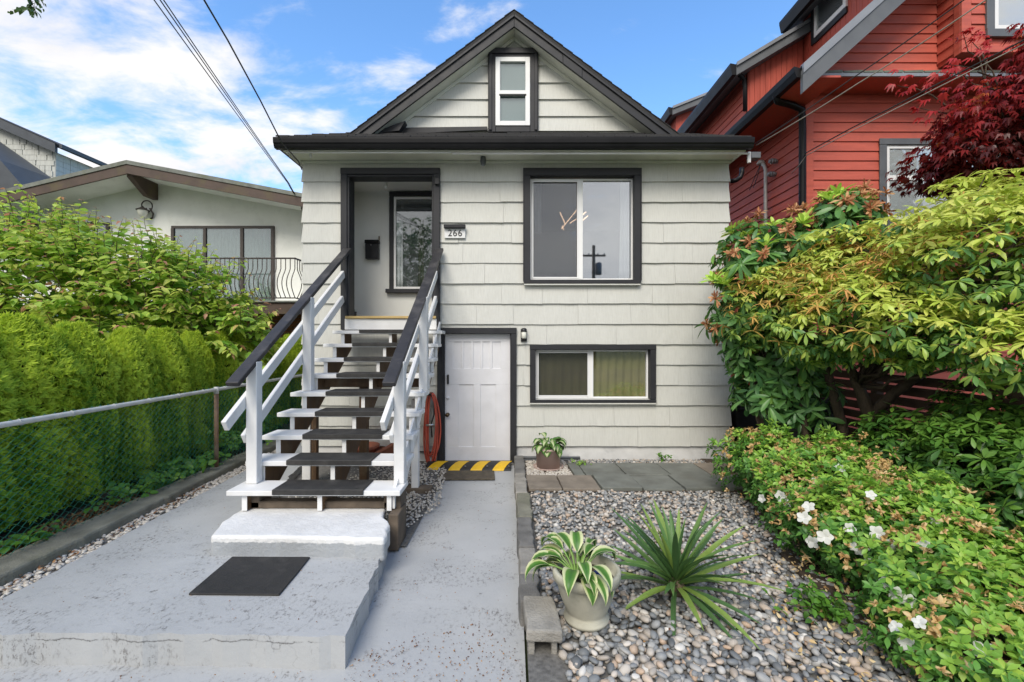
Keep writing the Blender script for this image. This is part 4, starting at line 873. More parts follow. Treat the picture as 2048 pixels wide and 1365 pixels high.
# right eave return, downspout elbow, bracket
bx('eave_bracket', 'white_paint', house, XX(1497, 5.85), XX(1503, 5.85), 5.86, 5.89, 4.0, 4.14, .003)
el = [PT(1484, 336, 6.5), PT(1484, 345, 6.5), PT(1481, 355, 6.5), PT(1472, 361, 6.5), PT(1462, 363, 6.5)]
MB().tube(el, .032, 10).build('downspout', 'gutter_black', house, smooth=True)
bx('service_box', 'grey_trim', house, XX(1503, 6.0), XX(1522, 6.0), 6.0, 6.12, ZZ(316, 6.0), ZZ(304, 6.0), .003)
MB().tube([PT(868, 905, 6.18), PT(845, 904, 6.18), PT(700, 900, 6.18)], .01, 6).build('wall_pipe', 'cable_black', house)
MB().tube([(XX(1045, 6.15), 6.15, .125), (XX(1160, 6.15), 6.15, .12)], .02, 8).build('drain_pipe', 'grey_trim', house, smooth=True)
# ================================================================== FRONT STAIRS
st = thing('front_stairs', 'white wooden open-riser front stairs with black tread mats and charcoal handrails', 'stairs', (-1.6, 3.75, 0.31))
SX0, SX1 = -2.31, -0.905; RUN, RISE = .269, .168
TY = [3.67 + RUN * k for k in range(9)]; TZ = [.49 + RISE * k for k in range(9)]
for k in range(9):
    y, z = TY[k], TZ[k]; jx = random.gauss(0, .006)
    t = MB().box(SX0 + jx, SX1 + jx, y, y + .285, z - .042, z).build('tread', 'white_paint', st, bevel=.006, seg=2)
    a = -1.935 + random.gauss(0, .012) - .01 * k * .2; b = a + .735
    m = MB(); m.box(a, b, y - .004, y + .262, z + .001, z + .013); m.box(a, b, y - .014, y - .0045, z - .03, z + .013)
    m.build('tread_mat', 'chequer_rubber', t, bevel=.003)
def stringer(x0, x1, outer=False):
    pts = [(TY[0] + .03, .318), (TY[0] + .03, TZ[0] - .043)]
    for k in range(9):
        if k: pts += [(TY[k] + .03, TZ[k - 1] - .043), (TY[k] + .03, TZ[k] - .043)]
    pts += [(6.115, TZ[8] - .043), (6.115, TZ[8] - .24), (TY[0] + .42, .318 + .0)]
    mb = MB(); mb.prism(pts, 'x', x0, x1, 1, lambda p, q: 0 if abs(p[0] - q[0]) < 1e-6 and p[0] < 6 else 1)
    mb.build('stringer', ['white_paint', 'brown_stain'], st, bevel=.002)
stringer(-2.20, -2.155); stringer(-1.585, -1.545)
stringer(-1.02, -.98)
# white skirt on the outer face of the right stringer, dark stub under the left foot
def skirt_board(x):
    sl = RISE / RUN; y0, y1 = 3.72, 6.11
    f = lambda y, o: TZ[0] - .043 + (y - TY[0] - .285) * sl + o
    MB().prism([(y0 + .0, .33), (y0, f(y0, .165)), (y1, f(y1, .165)), (y1, f(y1, -.03)), (y0 + .3, .34)], 'x', x, x + .02).build('skirt_board', 'white_paint', st)
skirt_board(-.979)
for k in range(1, 9):     # small white blocks under the right ends of the treads
    bx('tread_block', 'white_paint', st, -.955, -.925, TY[k] + .06, TY[k] + .10, TZ[k - 1] + .001, TZ[k] - .043, .002)
for x0, x1 in ((-2.235, -2.09), (-1.06, -.92)): bx('footing', 'weathered_wood', st, x0, x1, 3.76, 3.96, .314, TZ[0] - .044, .005)
bx('sleeper', 'weathered_wood', st, -2.20, -.98, 3.76, 3.86, .314, .372, .008)
bx('sleeper', 'weathered_wood', st, -.985, -.905, 3.62, 3.90, .03, .318, .006)
# posts
LP, RP = (-2.25, -2.158), (-1.0, -.912); sl = RISE / RUN
def hz(y): return 1.505 + (y - 3.89) * sl            # underside of the handrail
for (x0, x1) in (LP, RP):
    bx('post', 'white_paint', st, x0, x1, 3.845, 3.935, TZ[0] + .001, hz(3.89) + .02, .005)
    bx('post', 'white_paint', st, x0, x1, 4.885, 4.975, TZ[4] - .05 if x0 > -1.5 else TZ[4] + .001, hz(4.93) + .02, .005)
def rail(name, mat, x, y0, y1, off, w, h, bev=.006):
    p, q = Vector((x, y0, hz(y0) + off)), Vector((x, y1, hz(y1) + off)); MB().bar(p, q, w, h).build(name, mat, st, bevel=bev, seg=2)
for s, xc, xr in ((-1, -2.205, -2.272), (1, -.965, -1.021)):
    rail('handrail', 'charcoal_rail', xc - .01, 3.60, 6.13, .03, .105, .042, .008)
    rail('rail', 'white_paint', xr, 3.60, 6.13, -.30, .040, .092); rail('rail', 'white_paint', xr, 3.86, 6.10, -.62, .040, .092)
# legs under the flight
bx('support_leg', 'white_paint', st, -2.37, -2.275, 5.13, 5.22, .075, TZ[5] - .06, .005)
bx('support_leg', 'white_paint', st, -1.10, -1.022, 4.96, 5.04, .06, TZ[4] - .10, .005)
bx('support_leg', 'brown_stain', st, -1.775, -1.685, 5.28, 5.37, .07, TZ[5] - .04, .005)
bx('support_leg', 'brown_stain', st, -2.268, -2.21, 5.14, 5.21, .075, TZ[5] - .06, .005)
bx('cross_beam', 'brown_stain', st, -2.37, -1.02, 5.225, 5.265, TZ[5] - .16, TZ[5] - .061, .004)
bx('sleeper', 'weathered_wood', st, -1.30, -.88, 4.93, 5.07, .03, .10, .006)

# ================================================================== THINGS ON AND AROUND THE SLABS
o = slab('door_mat', [(-1.945, 2.735), (-1.395, 2.725), (-1.42, 3.20), (-1.97, 3.205)], .172, .184, 'rubber', step=.2, jit=.001, bevel=.004, at=(-1.68, 2.97, .172)); tag(o, 'plain black rubber mat on the raised grey platform', 'mat')
ramp = thing('threshold_ramp', 'yellow and black striped rubber ramp before the basement door', 'ramp', (XX(940, 6.0), 5.95, .05))
rp0, rp1 = XX(853, 5.95), XX(1022, 5.95)
prof = [(5.80, .042), (5.82, .062), (5.90, .088), (5.98, .10), (6.062, .10), (6.062, .042)]
MB().prism(prof, 'x', rp0, rp1).build('ramp_body', 'rubber_edge', ramp, bevel=.004)
for i in range(4):
    c0 = rp0 + .02 + i * (rp1 - rp0) * .255; pr = prof[0:5]
    mb = MB(); n = len(pr)
    for j, (y, z) in enumerate(pr):
        sk_ = (y - 5.80) * .42; mb.v += [(c0 + sk_, y - .0008, z + .003), (c0 + .145 + sk_, y - .0008, z + .003)]
    for j in range(n - 1): a = 2 * j; mb.f.append((a, a + 1, a + 3, a + 2)); mb.m.append(0)
    mb.build('stripe', 'yellow_paint', ramp)
    MB().lathe([(.012, 0), (.012, .004), (.002, .006)], 10, (c0 + .215, 5.87, .084)).build('bolt', 'steel', ramp)
o = slab('door_mat', [(XX(877, 5.55), 5.40), (XX(991, 5.55), 5.41), (XX(988, 5.7), 5.76), (XX(884, 5.7), 5.76)], .045, .062, 'mat_ornate', step=.2, jit=.001, bevel=.005, at=(-.55, 5.5, .045)); tag(o, 'worn ornate brown rubber mat at the foot of the striped ramp', 'mat')

# coiled hose on the wall
hs = thing('garden_hose', 'coiled orange red garden hose hanging left of the basement door', 'hose', (XX(862, 6.1), 6.1, ZZ(930, 6.1)))
mb = MB()
for k in range(6):
    w_ = random.uniform(9, 14); h_ = random.uniform(52, 74); cx, cy = 862 + random.uniform(-4, 3), 787 + h_; pts = []
    for a in range(33):
        t = a / 32 * 2 * math.pi; yy = 6.11 - .012 * k + .008 * math.sin(3 * t + k)
        pts.append(PT(cx + w_ * math.sin(t) * (1 - .25 * math.cos(t + .4 * k)), cy - h_ * math.cos(t), yy))
    mb.tube(pts, .0115, 7, cap=False)
mb.build('hose_coil', 'hose_red', hs, smooth=True)
mb = MB().tube([PT(866, 790, 6.06), PT(868, 830, 6.05), PT(862, 850, 6.05), PT(864, 875, 6.06)], .010, 6); mb.build('hose_end', 'black_plastic', hs, smooth=True)
MB().tube([PT(852, 851, 6.05), PT(868, 850, 6.05)], .016, 8).build('coupling', 'steel', hs, smooth=True)
bx('hook', 'black_plastic', hs, XX(855, 6.15), XX(866, 6.15), 6.02, 6.17, ZZ(789, 6.15), ZZ(785, 6.15), .002)

# pots
def pot(root, name, mat, prof, c, n=36): return MB().lathe(prof, n, c).build(name, mat, root, smooth=True)
def hosta(root, c, n, Ln, W, mat, seed, arch=(1.3, .3), spread=1.0, prof=None, drop=.7):
    r = np.random.default_rng(seed); o = np.array(org(root))
    for i in range(n):
        az = r.uniform(0, 2 * math.pi) if i > 2 else i * 2.1; ring_ = (i + .5) / n; el = arch[0] * (1 - ring_) + arch[1] * ring_ + r.normal(0, .12)
        L_ = Ln * r.uniform(.8, 1.15); w_ = W * r.uniform(.8, 1.15); stem = L_ * r.uniform(.5, .95); V = []; E = []
        ts = np.linspace(0, 1, 9); pf = [.10, .55, .88, 1, .95, .80, .55, .25, .01]; p = np.zeros(3); ang = el; pts = [p.copy()]
        nst = 5
        for s_ in range(nst): p = p + np.array([math.cos(ang), 0, math.sin(ang)]) * stem / nst; ang -= .10 * drop; pts.append(p.copy())
        mbv = MB().tube([tuple(rotz(az) @ q + np.array(c) + rotz(az) @ np.array([.02 * spread, 0, 0])) for q in pts], [.006, .0055, .005, .0045, .004, .0035], 5)
        st_ = mbv.build('stem', 'weed_leaf' if False else 'hosta_stem', root, smooth=True)
        for k, (t, pw_) in enumerate(zip(ts, pf)):
            hw = w_ * pw_ / 2; nx, nz = -math.sin(ang), math.cos(ang); und = .10 * hw * math.sin(5 * t + i)
            for sgn, ed in ((1, 1.), (.55, .5), (0, 0.), (-.55, .5), (-1, 1.)):
                up = .30 * abs(sgn) * hw + (und * abs(sgn)); V.append(p + np.array([nx * up, sgn * hw, nz * up])); E.append(ed)
            p = p + np.array([math.cos(ang), 0, math.sin(ang)]) * L_ / 8; ang -= (.17 + .16 * t) * drop * r.uniform(.8, 1.2)
        V = np.array(V) @ rotz(az).T + np.array(c) + rotz(az) @ np.array([.02 * spread, 0, 0]) - o; Q = []
        for k in range(8):
            for q in range(4): a = 5 * k + q; Q.append((a, a + 1, a + 6, a + 5))
        mesh_obj('leaf', arr_mesh('leaf', V, Q, np.clip(np.array(E) + r.normal(0, .08), 0, 1), mat), root)
pm('hosta_stem', (0.22, 0.36, 0.09), .5, .15, 8)
c1 = (.425, 2.60, .115)
u = thing('potted_hosta', 'variegated cream edged hosta in a weathered stone urn on the pebbles', 'potted plant', c1)
pot(u, 'urn', 'stone_urn', [(.085, 0), (.125, .0), (.130, .022), (.108, .040), (.118, .06), (.150, .14), (.172, .22), (.178, .235), (.192, .240), (.194, .285), (.186, .292), (.170, .290), (.166, .25), (.15, .235), (.001, .232)], c1, 44)
pot(u, 'soil', 'soil', [(.001, .242), (.08, .250), (.165, .238)], c1)
hosta(u, (c1[0] - .05, c1[1], .34), 30, .19, .078, 'hosta_leaf', 5, (1.5, .7), drop=1.2)
gb = MB(); gb.lathe([(.002, -.042), (.018, -.037), (.030, -.022), (.035, 0), (.030, .022), (.018, .037), (.002, .042)], 20, (.47, 2.49, .405)); o = gb.build('glass_ball', 'blue_glass', smooth=True, at=(.47, 2.49, .36)); tag(o, 'cobalt blue glass ball among the leaves in the stone urn', 'ornament')
u['group'] = 'potted hostas'
c2 = (XX(1096, 5.85), 5.80, .095)
u2 = thing('potted_hosta', 'white centred hosta in a taupe plastic pot beside the basement door', 'potted plant', c2, 'potted hostas')
pot(u2, 'pot', 'plastic_taupe', [(.125, 0), (.145, .0), (.160, .22), (.172, .225), (.176, .255), (.165, .257), (.160, .23), (.001, .225)], c2, 40)
pot(u2, 'saucer', 'plastic_taupe', [(.15, 0), (.185, .0), (.195, .022), (.186, .022), (.176, .006), (.15, .005)], (c2[0], c2[1], c2[2] - .004), 36)
hosta(u2, (c2[0], c2[1], c2[2] + .235), 40, .155, .10, 'hosta_white_heart', 9, (1.35, .35), drop=1.1)
c3 = (-1.95, 5.98, .09)
u3 = thing('planter', 'empty terracotta planter standing in the gravel under the stairs', 'planter', c3); pot(u3, 'body', 'terracotta', [(.11, 0), (.13, .0), (.165, .20), (.20, .205), (.205, .245), (.185, .247), (.15, .2), (.001, .19)], c3)
c3 = (-1.60, 6.0, .09)
u3 = thing('planter', 'large terracotta bowl lying tilted under the stairs', 'planter', c3); o = pot(u3, 'body', 'terracotta', [(.09, 0), (.12, .0), (.19, .16), (.23, .165), (.235, .20), (.21, .202), (.17, .16), (.001, .15)], c3); u3.rotation_euler = (0, R(-28), 0); u3.location.z += .04
c4 = (XX(703, 6.6), 6.60, pz)
u4 = thing('potted_plant', 'tiny black potted plant on the porch floor by the frame', 'potted plant', c4); pot(u4, 'pot', 'black_plastic', [(.05, 0), (.06, 0), (.075, .12), (.07, .122), (.06, .1), (.001, .1)], c4)
rr = np.random.default_rng(3); v_, q_, t_ = whorl(9, .10, .035, 1.0, .3, .3, .5, .2, rr); mesh_obj('leaves', arr_mesh('leaves', v_ + np.array([0, 0, .1]), q_, t_, 'weed_leaf'), u4)

# wheeled bins in the gap between the houses
def bin_(x, y, label, body, lid, rz_):
    b = thing('wheeled_bin', label, 'bin', (x, y, .05), 'wheeled bins between the houses'); s = lambda v: v
    mb = MB(); mb.hexa([(x - .21, y - .24, .10), (x + .21, y - .24, .10), (x + .21, y + .24, .10), (x - .21, y + .24, .10), (x - .27, y - .32, .92), (x + .27, y - .32, .92), (x + .27, y + .30, .92), (x - .27, y + .30, .92)]); mb.build('body', body, b, bevel=.03, seg=2)
    mb = MB(); mb.hexa([(x - .29, y - .36, .925), (x + .29, y - .36, .925), (x + .29, y + .34, .925), (x - .29, y + .34, .925), (x - .25, y - .30, .99), (x + .25, y - .30, .99), (x + .25, y + .30, 1.02), (x - .25, y + .30, 1.02)]); mb.build('lid', lid, b, bevel=.02, seg=2)
    MB().tube([(x - .2, y + .38, .93), (x + .2, y + .38, .93)], .018, 8).build('handle', body, b, smooth=True)
    for sx in (-.25, .21): MB().tube([(x + sx, y + .22, .15), (x + sx + .045, y + .22, .15)], .10, 18).build('wheel', 'rubber_edge', b)
    for zz in (.45, .72): bx('rib', body, b, x - .23, x + .23, y - .335 + (.92 - zz) * .05, y - .28, zz, zz + .03, .006)
bin_(3.42, 6.75, 'blue lidded grey wheeled bin at the corner of the off-white house', 'bin_grey', 'bin_blue', 0); bin_(3.78, 5.85, 'dark grey wheeled bin hidden behind the rhododendron', 'bin_grey', 'bin_grey', 0)

# ================================================================== CHAIN-LINK FENCE
fx = -3.43; fen = thing('chain_link_fence', 'green chain-link fence with galvanised top rail along the cedar hedge', 'fence', (fx, 5.3, .2))
def fX(y): return fx - (y - 3) * .006
rail_pts = [(fX(y), y, 1.135) for y in (1.4, 3.0, 5.3, 7.6, 9.6)]
MB().tube(rail_pts, .021, 10).build('top_rail', 'galvanised', fen, smooth=True)
for y in (2.0, 5.3, 8.6):
    MB().tube([(fX(y), y, .15), (fX(y), y, 1.11)], .024, 12).build('post', 'rusty_post', fen, smooth=True); MB().tube([(fX(y), y, 1.085), (fX(y), y, 1.165)], .028, 12).build('post_cap', 'galvanised', fen, smooth=True)
mb = MB(); d_ = .038; n_ = int((9.4 - 2.2) / d_); nz = 17
for i in range(n_):
    y0 = 2.2 + i * d_; pts = []
    for k in range(nz * 2 + 1):
        z = .235 + k * (1.165 - .235) / (nz * 2); y = y0 + (d_ if (k + i) % 2 else 0); pts.append((fX(y) + (.003 if i % 2 else -.003), y, z))
    mb.tube(pts, .0022, 3, cap=False)
mb.build('wire_mesh', 'green_vinyl_wire', fen)
for y in np.arange(2.4, 9, .38): MB().tube([(fX(y) + .023 * math.cos(a), y + .004 * a, 1.135 + .023 * math.sin(a)) for a in np.linspace(0, 6.28, 9)], .0028, 4, cap=False).build('wire_tie', 'galvanised', fen)
# ================================================================== WHITE HOUSE BEYOND THE HEDGE
WF, WY = 9.9, 10.7
nb = thing('neighbour_house', 'low white stucco house with brown eaves and a bowed iron balcony', 'house', (-7.5, WY, 0))
apx, apz = XX(254, WF), ZZ(321, WF)
def nz_(x): return apz - (.189 if x > apx else .24) * abs(x - apx)
XL, XR = -13.5, -3.75
def strip(name, mat, o0, o1, y0, y1, xa, xb, parent=nb):
    return MB().hexa([(xa, y0, nz_(xa) + o0), (xb, y0, nz_(xb) + o0), (xb, y1, nz_(xb) + o0), (xa, y1, nz_(xa) + o0), (xa, y0, nz_(xa) + o1), (xb, y0, nz_(xb) + o1), (xb, y1, nz_(xb) + o1), (xa, y1, nz_(xa) + o1)]).build(name, mat, parent)
for xa, xb in ((XL, apx - .001), (apx + .001, XR)):
    strip('roof', 'roof_shingle', -.06, -.002, WF + .03, 22, xa, xb); strip('roof_edge', 'mossy_flashing', -.085, 0, WF - .02, WF + .029, xa, xb)
    strip('fascia', 'neighbour_brown', -.285, -.086, WF, WF + .04, xa, xb); strip('soffit', 'stucco', -.23, -.20, WF + .041, WY + .2, xa, xb)
mb = MB(); mb.prism([(WF + .06, apz - .24), (WF + .06, apz - .34), (WF + .5, apz - .62), (WY, apz - .62), (WY, apz - .24)], 'x', apx - .06, apx + .06); mb.build('ridge_beam', 'neighbour_brown', nb, bevel=.006)
MB().prism([(WF + .06, nz_(-4.55) - .24), (WF + .06, nz_(-4.55) - .32), (WF + .5, nz_(-4.55) - .55), (WY, nz_(-4.55) - .55), (WY, nz_(-4.55) - .24)], 'x', -4.62, -4.48).build('rafter_beam', 'neighbour_brown', nb)
dk = ZZ(603, 9.5) - .0; wl = MB()
wl.add([(XL + .8, WY, dk - .1), (-4.2, WY, dk - .1), (-4.2, WY, nz_(-4.2) - .2), (apx, WY, apz - .2), (XL + .8, WY, nz_(XL + .8) - .2)], [(0, 1, 2, 3, 4)]); wl.quad((-4.2, WY, 0), (-4.2, 22, 0), (-4.2, 22, nz_(-4.2) - .2), (-4.2, WY, nz_(-4.2) - .2))
nw = wl.build('wall', 'stucco', nb)
# lower storey in brick
bw = MB().box(-9, -4.21, WY + .02, WY + .3, 0, dk - .1).build('brick_wall', 'mortar', nb); br = None
bm = MB().box(-.105, .105, -.02, .02, -.03, .03).build('brick', 'brick_red', bw, bevel=.004); bme = bm.data
first = True
for row in range(7):
    z = dk - .24 - row * .075; x = -6.6 + (.11 if row % 2 else 0)
    while x < -4.35:
        o = bm if first else bm.copy()
        if not first: COL.objects.link(o)
        o.location = (x - org(bw).x, WY + .002 - org(bw).y + random.gauss(0, .003), z - org(bw).z); first = False; x += .222
# the proto brick mesh was built around the wall's own origin
for v in bme.vertices: v.co += org(bw)
bme.update()
def slider(x0, x1, z0, z1, cols, label, blinds):
    m = MB(); m.box(x0, x1, WY - .05, WY - .002, z0, z0 + .05); m.box(x0, x1, WY - .05, WY - .002, z1 - .06, z1)
    for c in cols: m.box(c - .035, c + .035, WY - .06, WY - .003, z0 + .05, z1 - .06)
    w = m.build('window', 'iron_bronze', nb, bevel=.004)
    for a, b in zip(cols, cols[1:]):
        bx('pane', 'glass', w, a + .035, b - .035, WY - .032, WY - .028, z0 + .05, z1 - .06, 0)
        if blinds:
            x = a + .04
            while x < b - .05: MB().hexa([(x, WY - .018, z0 + .06), (x + .075, WY - .008, z0 + .06), (x + .075, WY - .006, z0 + .06), (x, WY - .016, z0 + .06), (x, WY - .018, z1 - .07), (x + .075, WY - .008, z1 - .07), (x + .075, WY - .006, z1 - .07), (x, WY - .016, z1 - .07)]).build('blind_slat', 'blind_fabric', w); x += .085
        else: bx('backing', 'interior_dark', w, a + .035, b - .035, WY - .012, WY - .008, z0 + .05, z1 - .06, 0)
slider(XX(345, WY), XX(550, WY), dk + .02, ZZ(453, WY), [XX(v, WY) for v in (348, 412, 486, 547)], 'balcony door', True)
slider(XX(58, WY), XX(221, WY), ZZ(560, WY), ZZ(446, WY), [XX(v, WY) for v in (61, 108, 178, 218)], 'window', False)
# deck
BY = 9.5; bX = XX(588, BY)
bx('deck_fascia', 'neighbour_brown', nb, -9.2, bX + .05, BY - .02, BY + .06, dk - .27, dk - .03, .006); bx('deck_edge', 'mossy_flashing', nb, -9.25, bX + .1, BY - .06, BY + .1, dk - .028, dk + .01, .006)
bx('deck_floor', 'stucco', nb, -9.2, bX + .05, BY + .061, WY, dk - .2, dk - .03, 0); bx('deck_fascia', 'neighbour_brown', nb, bX + .0501, bX + .09, BY, WY, dk - .27, dk - .03, .004)
rl = thing('balcony_railing', 'dark bronze iron railing with bowed balusters on the white house balcony', 'railing', ((-9 + bX) / 2, BY, dk))
rt = ZZ(515, BY)
bx('top_rail', 'iron_bronze', rl, -9.1, bX + .02, BY + .02, BY + .06, rt - .03, rt, .006); bx('bottom_rail', 'iron_bronze', rl, -9.1, bX + .02, BY + .03, BY + .05, dk + .06, dk + .085, .003)
bx('top_rail', 'iron_bronze', rl, bX - .02, bX + .02, BY + .061, WY, rt - .03, rt, .006); bx('bottom_rail', 'iron_bronze', rl, bX - .01, bX + .01, BY + .051, WY, dk + .06, dk + .085, .003)
def baluster(x, y, dx, dy):
    pts = []
    for k in range(13):
        t = k / 12; b = .0 if t > .8 else .11 * math.sin(math.pi * (1 - t / .8)) ** 1.0 * (1 if t < .8 else 0) * (1.25 - t); pts.append((x + dx * b, y + dy * b + 0, rt - .03 + (dk + .085 - rt + .03) * (1 - t)))
    s = lambda k: 0
    pts = [(x + dx * .10 * math.sin(math.pi * min(1, (k / 12) / .72)) , y + dy * .10 * math.sin(math.pi * min(1, (k / 12) / .72)), dk + .085 + (rt - .115 - dk) * k / 12) for k in range(13)]
    MB().tube(pts, .0095, 5).build('baluster', 'iron_bronze', rl, smooth=True)
x = bX
while x > -7.6: baluster(x, BY + .04, -.28, -1); x -= .098
for k in range(1, 11): baluster(bX, BY + .04 + k * .108, .9, 0)
lp = thing('coach_lamp', 'black scrolled coach lamp on the white stucco gable', 'lamp', tuple(PT(285, 437, WY)))
lc = PT(285, 424, WY - .16)
MB().lathe([(.008, -.16), (.02, -.13), (.07, -.10), (.10, -.02), (.105, .03)], 16, tuple(lc)).build('shade', 'cream_paint', lp, smooth=True); MB().lathe([(.125, .03), (.13, .045), (.06, .085), (.03, .11), (.006, .14)], 16, tuple(lc)).build('cap', 'iron_bronze', lp, smooth=True)
MB().tube([(lc.x + .15 * math.cos(a) * (1 - a / 9) + .03, lc.y + .06, lc.z + .16 + .14 * math.sin(a) * (1 - a / 9)) for a in np.linspace(-1.5, 5, 22)], .014, 6).build('scroll', 'iron_bronze', lp, smooth=True)
MB().tube([(lc.x + .12, lc.y + .06, lc.z + .1), (lc.x + .17, lc.y + .1, lc.z - .02), (lc.x + .12, WY - .02, lc.z - .1), (lc.x + .06, WY, lc.z - .12)], .02, 6).build('arm', 'iron_bronze', lp, smooth=True)

# ================================================================== GREY SHINGLED HOUSE FAR BEHIND
GY_ = 17.0; gh = thing('far_house', 'tall pale grey shingled house with slate trim far beyond the white house', 'house', (-18, GY_, 0))
gx1 = XX(110, GY_); t0 = ZZ(304, GY_); sl_ = (ZZ(255, GY_) - ZZ(304, GY_)) / (gx1 - XX(0, GY_))
def gz(x): return t0 + sl_ * (gx1 - x)
m = MB(); m.add([(-24, GY_, 0), (gx1, GY_, 0), (gx1, GY_, t0), (-24, GY_, gz(-24))], [(0, 1, 2, 3)]); m.quad((gx1, GY_, 0), (gx1, 30, 0), (gx1, 30, t0), (gx1, GY_, t0)); fw = m.build('wall', 'grey_shake', gh)
sh = MB().box(0, .235, -.02, 0, 0, .19).build('shingle', 'grey_shake', fw); shm = sh.data
for v in shm.vertices: v.co += org(fw)
first = True
for row in range(11):
    z = t0 - .28 - row * .198 + .55; x = gx1 - .25 - random.random() * .1
    while x > XX(-20, GY_):
        if z + .19 < gz(x) - .02:
            o = sh if first else sh.copy()
            if not first: COL.objects.link(o)
            first = False; o.location = (x - org(fw).x, GY_ - .001 - org(fw).y - random.random() * .01, z - org(fw).z); w_ = random.uniform(.6, 1.15); o.scale = (w_, 1, 1); x -= .245 * random.uniform(.62, 1.15)
        else: x -= .25
sh2 = MB().box(0, .02, 0, .27, 0, .19).build('shingle', 'grey_shake', fw); first = True
for v in sh2.data.vertices: v.co += org(fw)
for row in range(10):
    z = t0 - .28 - row * .198; y = GY_ + .01
    while y < 22:
        o = sh2 if first else sh2.copy()
        if not first: COL.objects.link(o)
        first = False; o.location = (gx1 + .001 + random.random() * .01 - org(fw).x, y - org(fw).y, z - org(fw).z); y += .28
MB().hexa([(-24, GY_ - .3, gz(-24) - .02), (gx1 + .3, GY_ - .3, gz(gx1 + .3) - .02), (gx1 + .3, GY_ - .2, gz(gx1 + .3) - .02), (-24, GY_ - .2, gz(-24) - .02), (-24, GY_ - .3, gz(-24) + .32), (gx1 + .3, GY_ - .3, gz(gx1 + .3) + .32), (gx1 + .3, GY_ - .2, gz(gx1 + .3) + .32), (-24, GY_ - .2, gz(-24) + .32)]).build('rake_board', 'slate_trim', gh)
MB().hexa([(-24, GY_ - .19, gz(-24) + .2), (gx1 + .34, GY_ - .19, gz(gx1 + .34) + .2), (gx1 + .34, 30, gz(gx1 + .34) + .2), (-24, 30, gz(-24) + .2), (-24, GY_ - .32, gz(-24) + .34), (gx1 + .34, GY_ - .32, gz(gx1 + .34) + .34), (gx1 + .34, 30, gz(gx1 + .34) + .34), (-24, 30, gz(-24) + .34)]).build('roof', 'roof_shingle', gh)
bx('gutter', 'slate_trim', gh, gx1 + .34, gx1 + .46, GY_ - .2, 30, t0 + .05, t0 + .2)
m = MB(); la, lb = PT(-60, 270, 15.0), PT(60, 372, 15.0)
m.hexa([(-20, 15.0, ZZ(330, 15) + 1.4), (lb.x, 15.0, lb.z), (lb.x, 16.6, lb.z), (-20, 16.6, ZZ(330, 15) + 1.4), (-20, 15.0, ZZ(330, 15) + 1.6), (lb.x + .1, 15.0, lb.z + .1), (lb.x + .1, 16.6, lb.z + .1), (-20, 16.6, ZZ(330, 15) + 1.6)])
m = MB().add([(-20, 15.2, 3), (XX(62, 15.2), 15.2, ZZ(392, 15.2)), (XX(0, 15.2), 15.2, ZZ(320, 15.2)), (-20, 15.2, 9.8), (-20, 16.9, 3), (XX(62, 15.2), 16.9, ZZ(392, 15.2)), (XX(0, 15.2), 16.9, ZZ(320, 15.2)), (-20, 16.9, 9.8)], [(0, 1, 2, 3), (7, 6, 5, 4), (1, 5, 6, 2), (2, 6, 7, 3), (0, 3, 7, 4)])
m.build('lower_roof', 'slate_trim', gh)

# ================================================================== RED HOUSE ON THE RIGHT
RXX, RYY = 4.006, 6.20
rh = thing('red_house', 'tall red clapboard house with grey rakes and black gutters', 'house', (6, RYY, 0))
ez, ex, ey = 5.03, 3.505, 5.50              # eave height, eave x, front rake y
PIT = .9
rc = MB(); rc.box(RXX, RXX + .2, RYY + .2, 24, 0, 5.3); rc.box(RXX, 10, RYY, RYY + .19, 0, 5.06); rwl = rc.build('wall', 'red_board', rh)
def clap(parent, x0, x1, y0, y1, z0, z1, axis, pitch=.1305, mat='red_siding', cut=None, ops=()):
    z = z0
    while z < z1 - .01:
        zt = min(z + pitch, z1); d0, d1 = .020, .005
        segs = [(x0, x1)] if axis == 'y' else [(y0, y1)]
        for o in ops:
            if o[2] < zt and o[3] > z:
                ns = []
                for a, b in segs:
                    if o[0] > a: ns.append((a, min(b, o[0])))
                    if o[1] < b: ns.append((max(a, o[1]), b))
                segs = ns
        for a, b in segs:
            a_t = a
            if cut: a, a_t = cut(z), cut(zt)
            if b - a < .03: continue
            if axis == 'y': MB().hexa([(a, y0 - d0, z), (b, y0 - d0, z), (b, y0 - .001, z), (a, y0 - .001, z), (a_t, y0 - d1, zt), (b, y0 - d1, zt), (b, y0 - .001, zt), (a_t, y0 - .001, zt)]).build('clapboard', mat, parent)
            else: MB().hexa([(x0 - d0, a, z), (x0 - .001, a, z), (x0 - .001, b, z), (x0 - d0, b, z), (x0 - d1, a_t, zt), (x0 - .001, a_t, zt), (x0 - .001, b, zt), (x0 - d1, b, zt)]).build('clapboard', mat, parent)
        z = zt
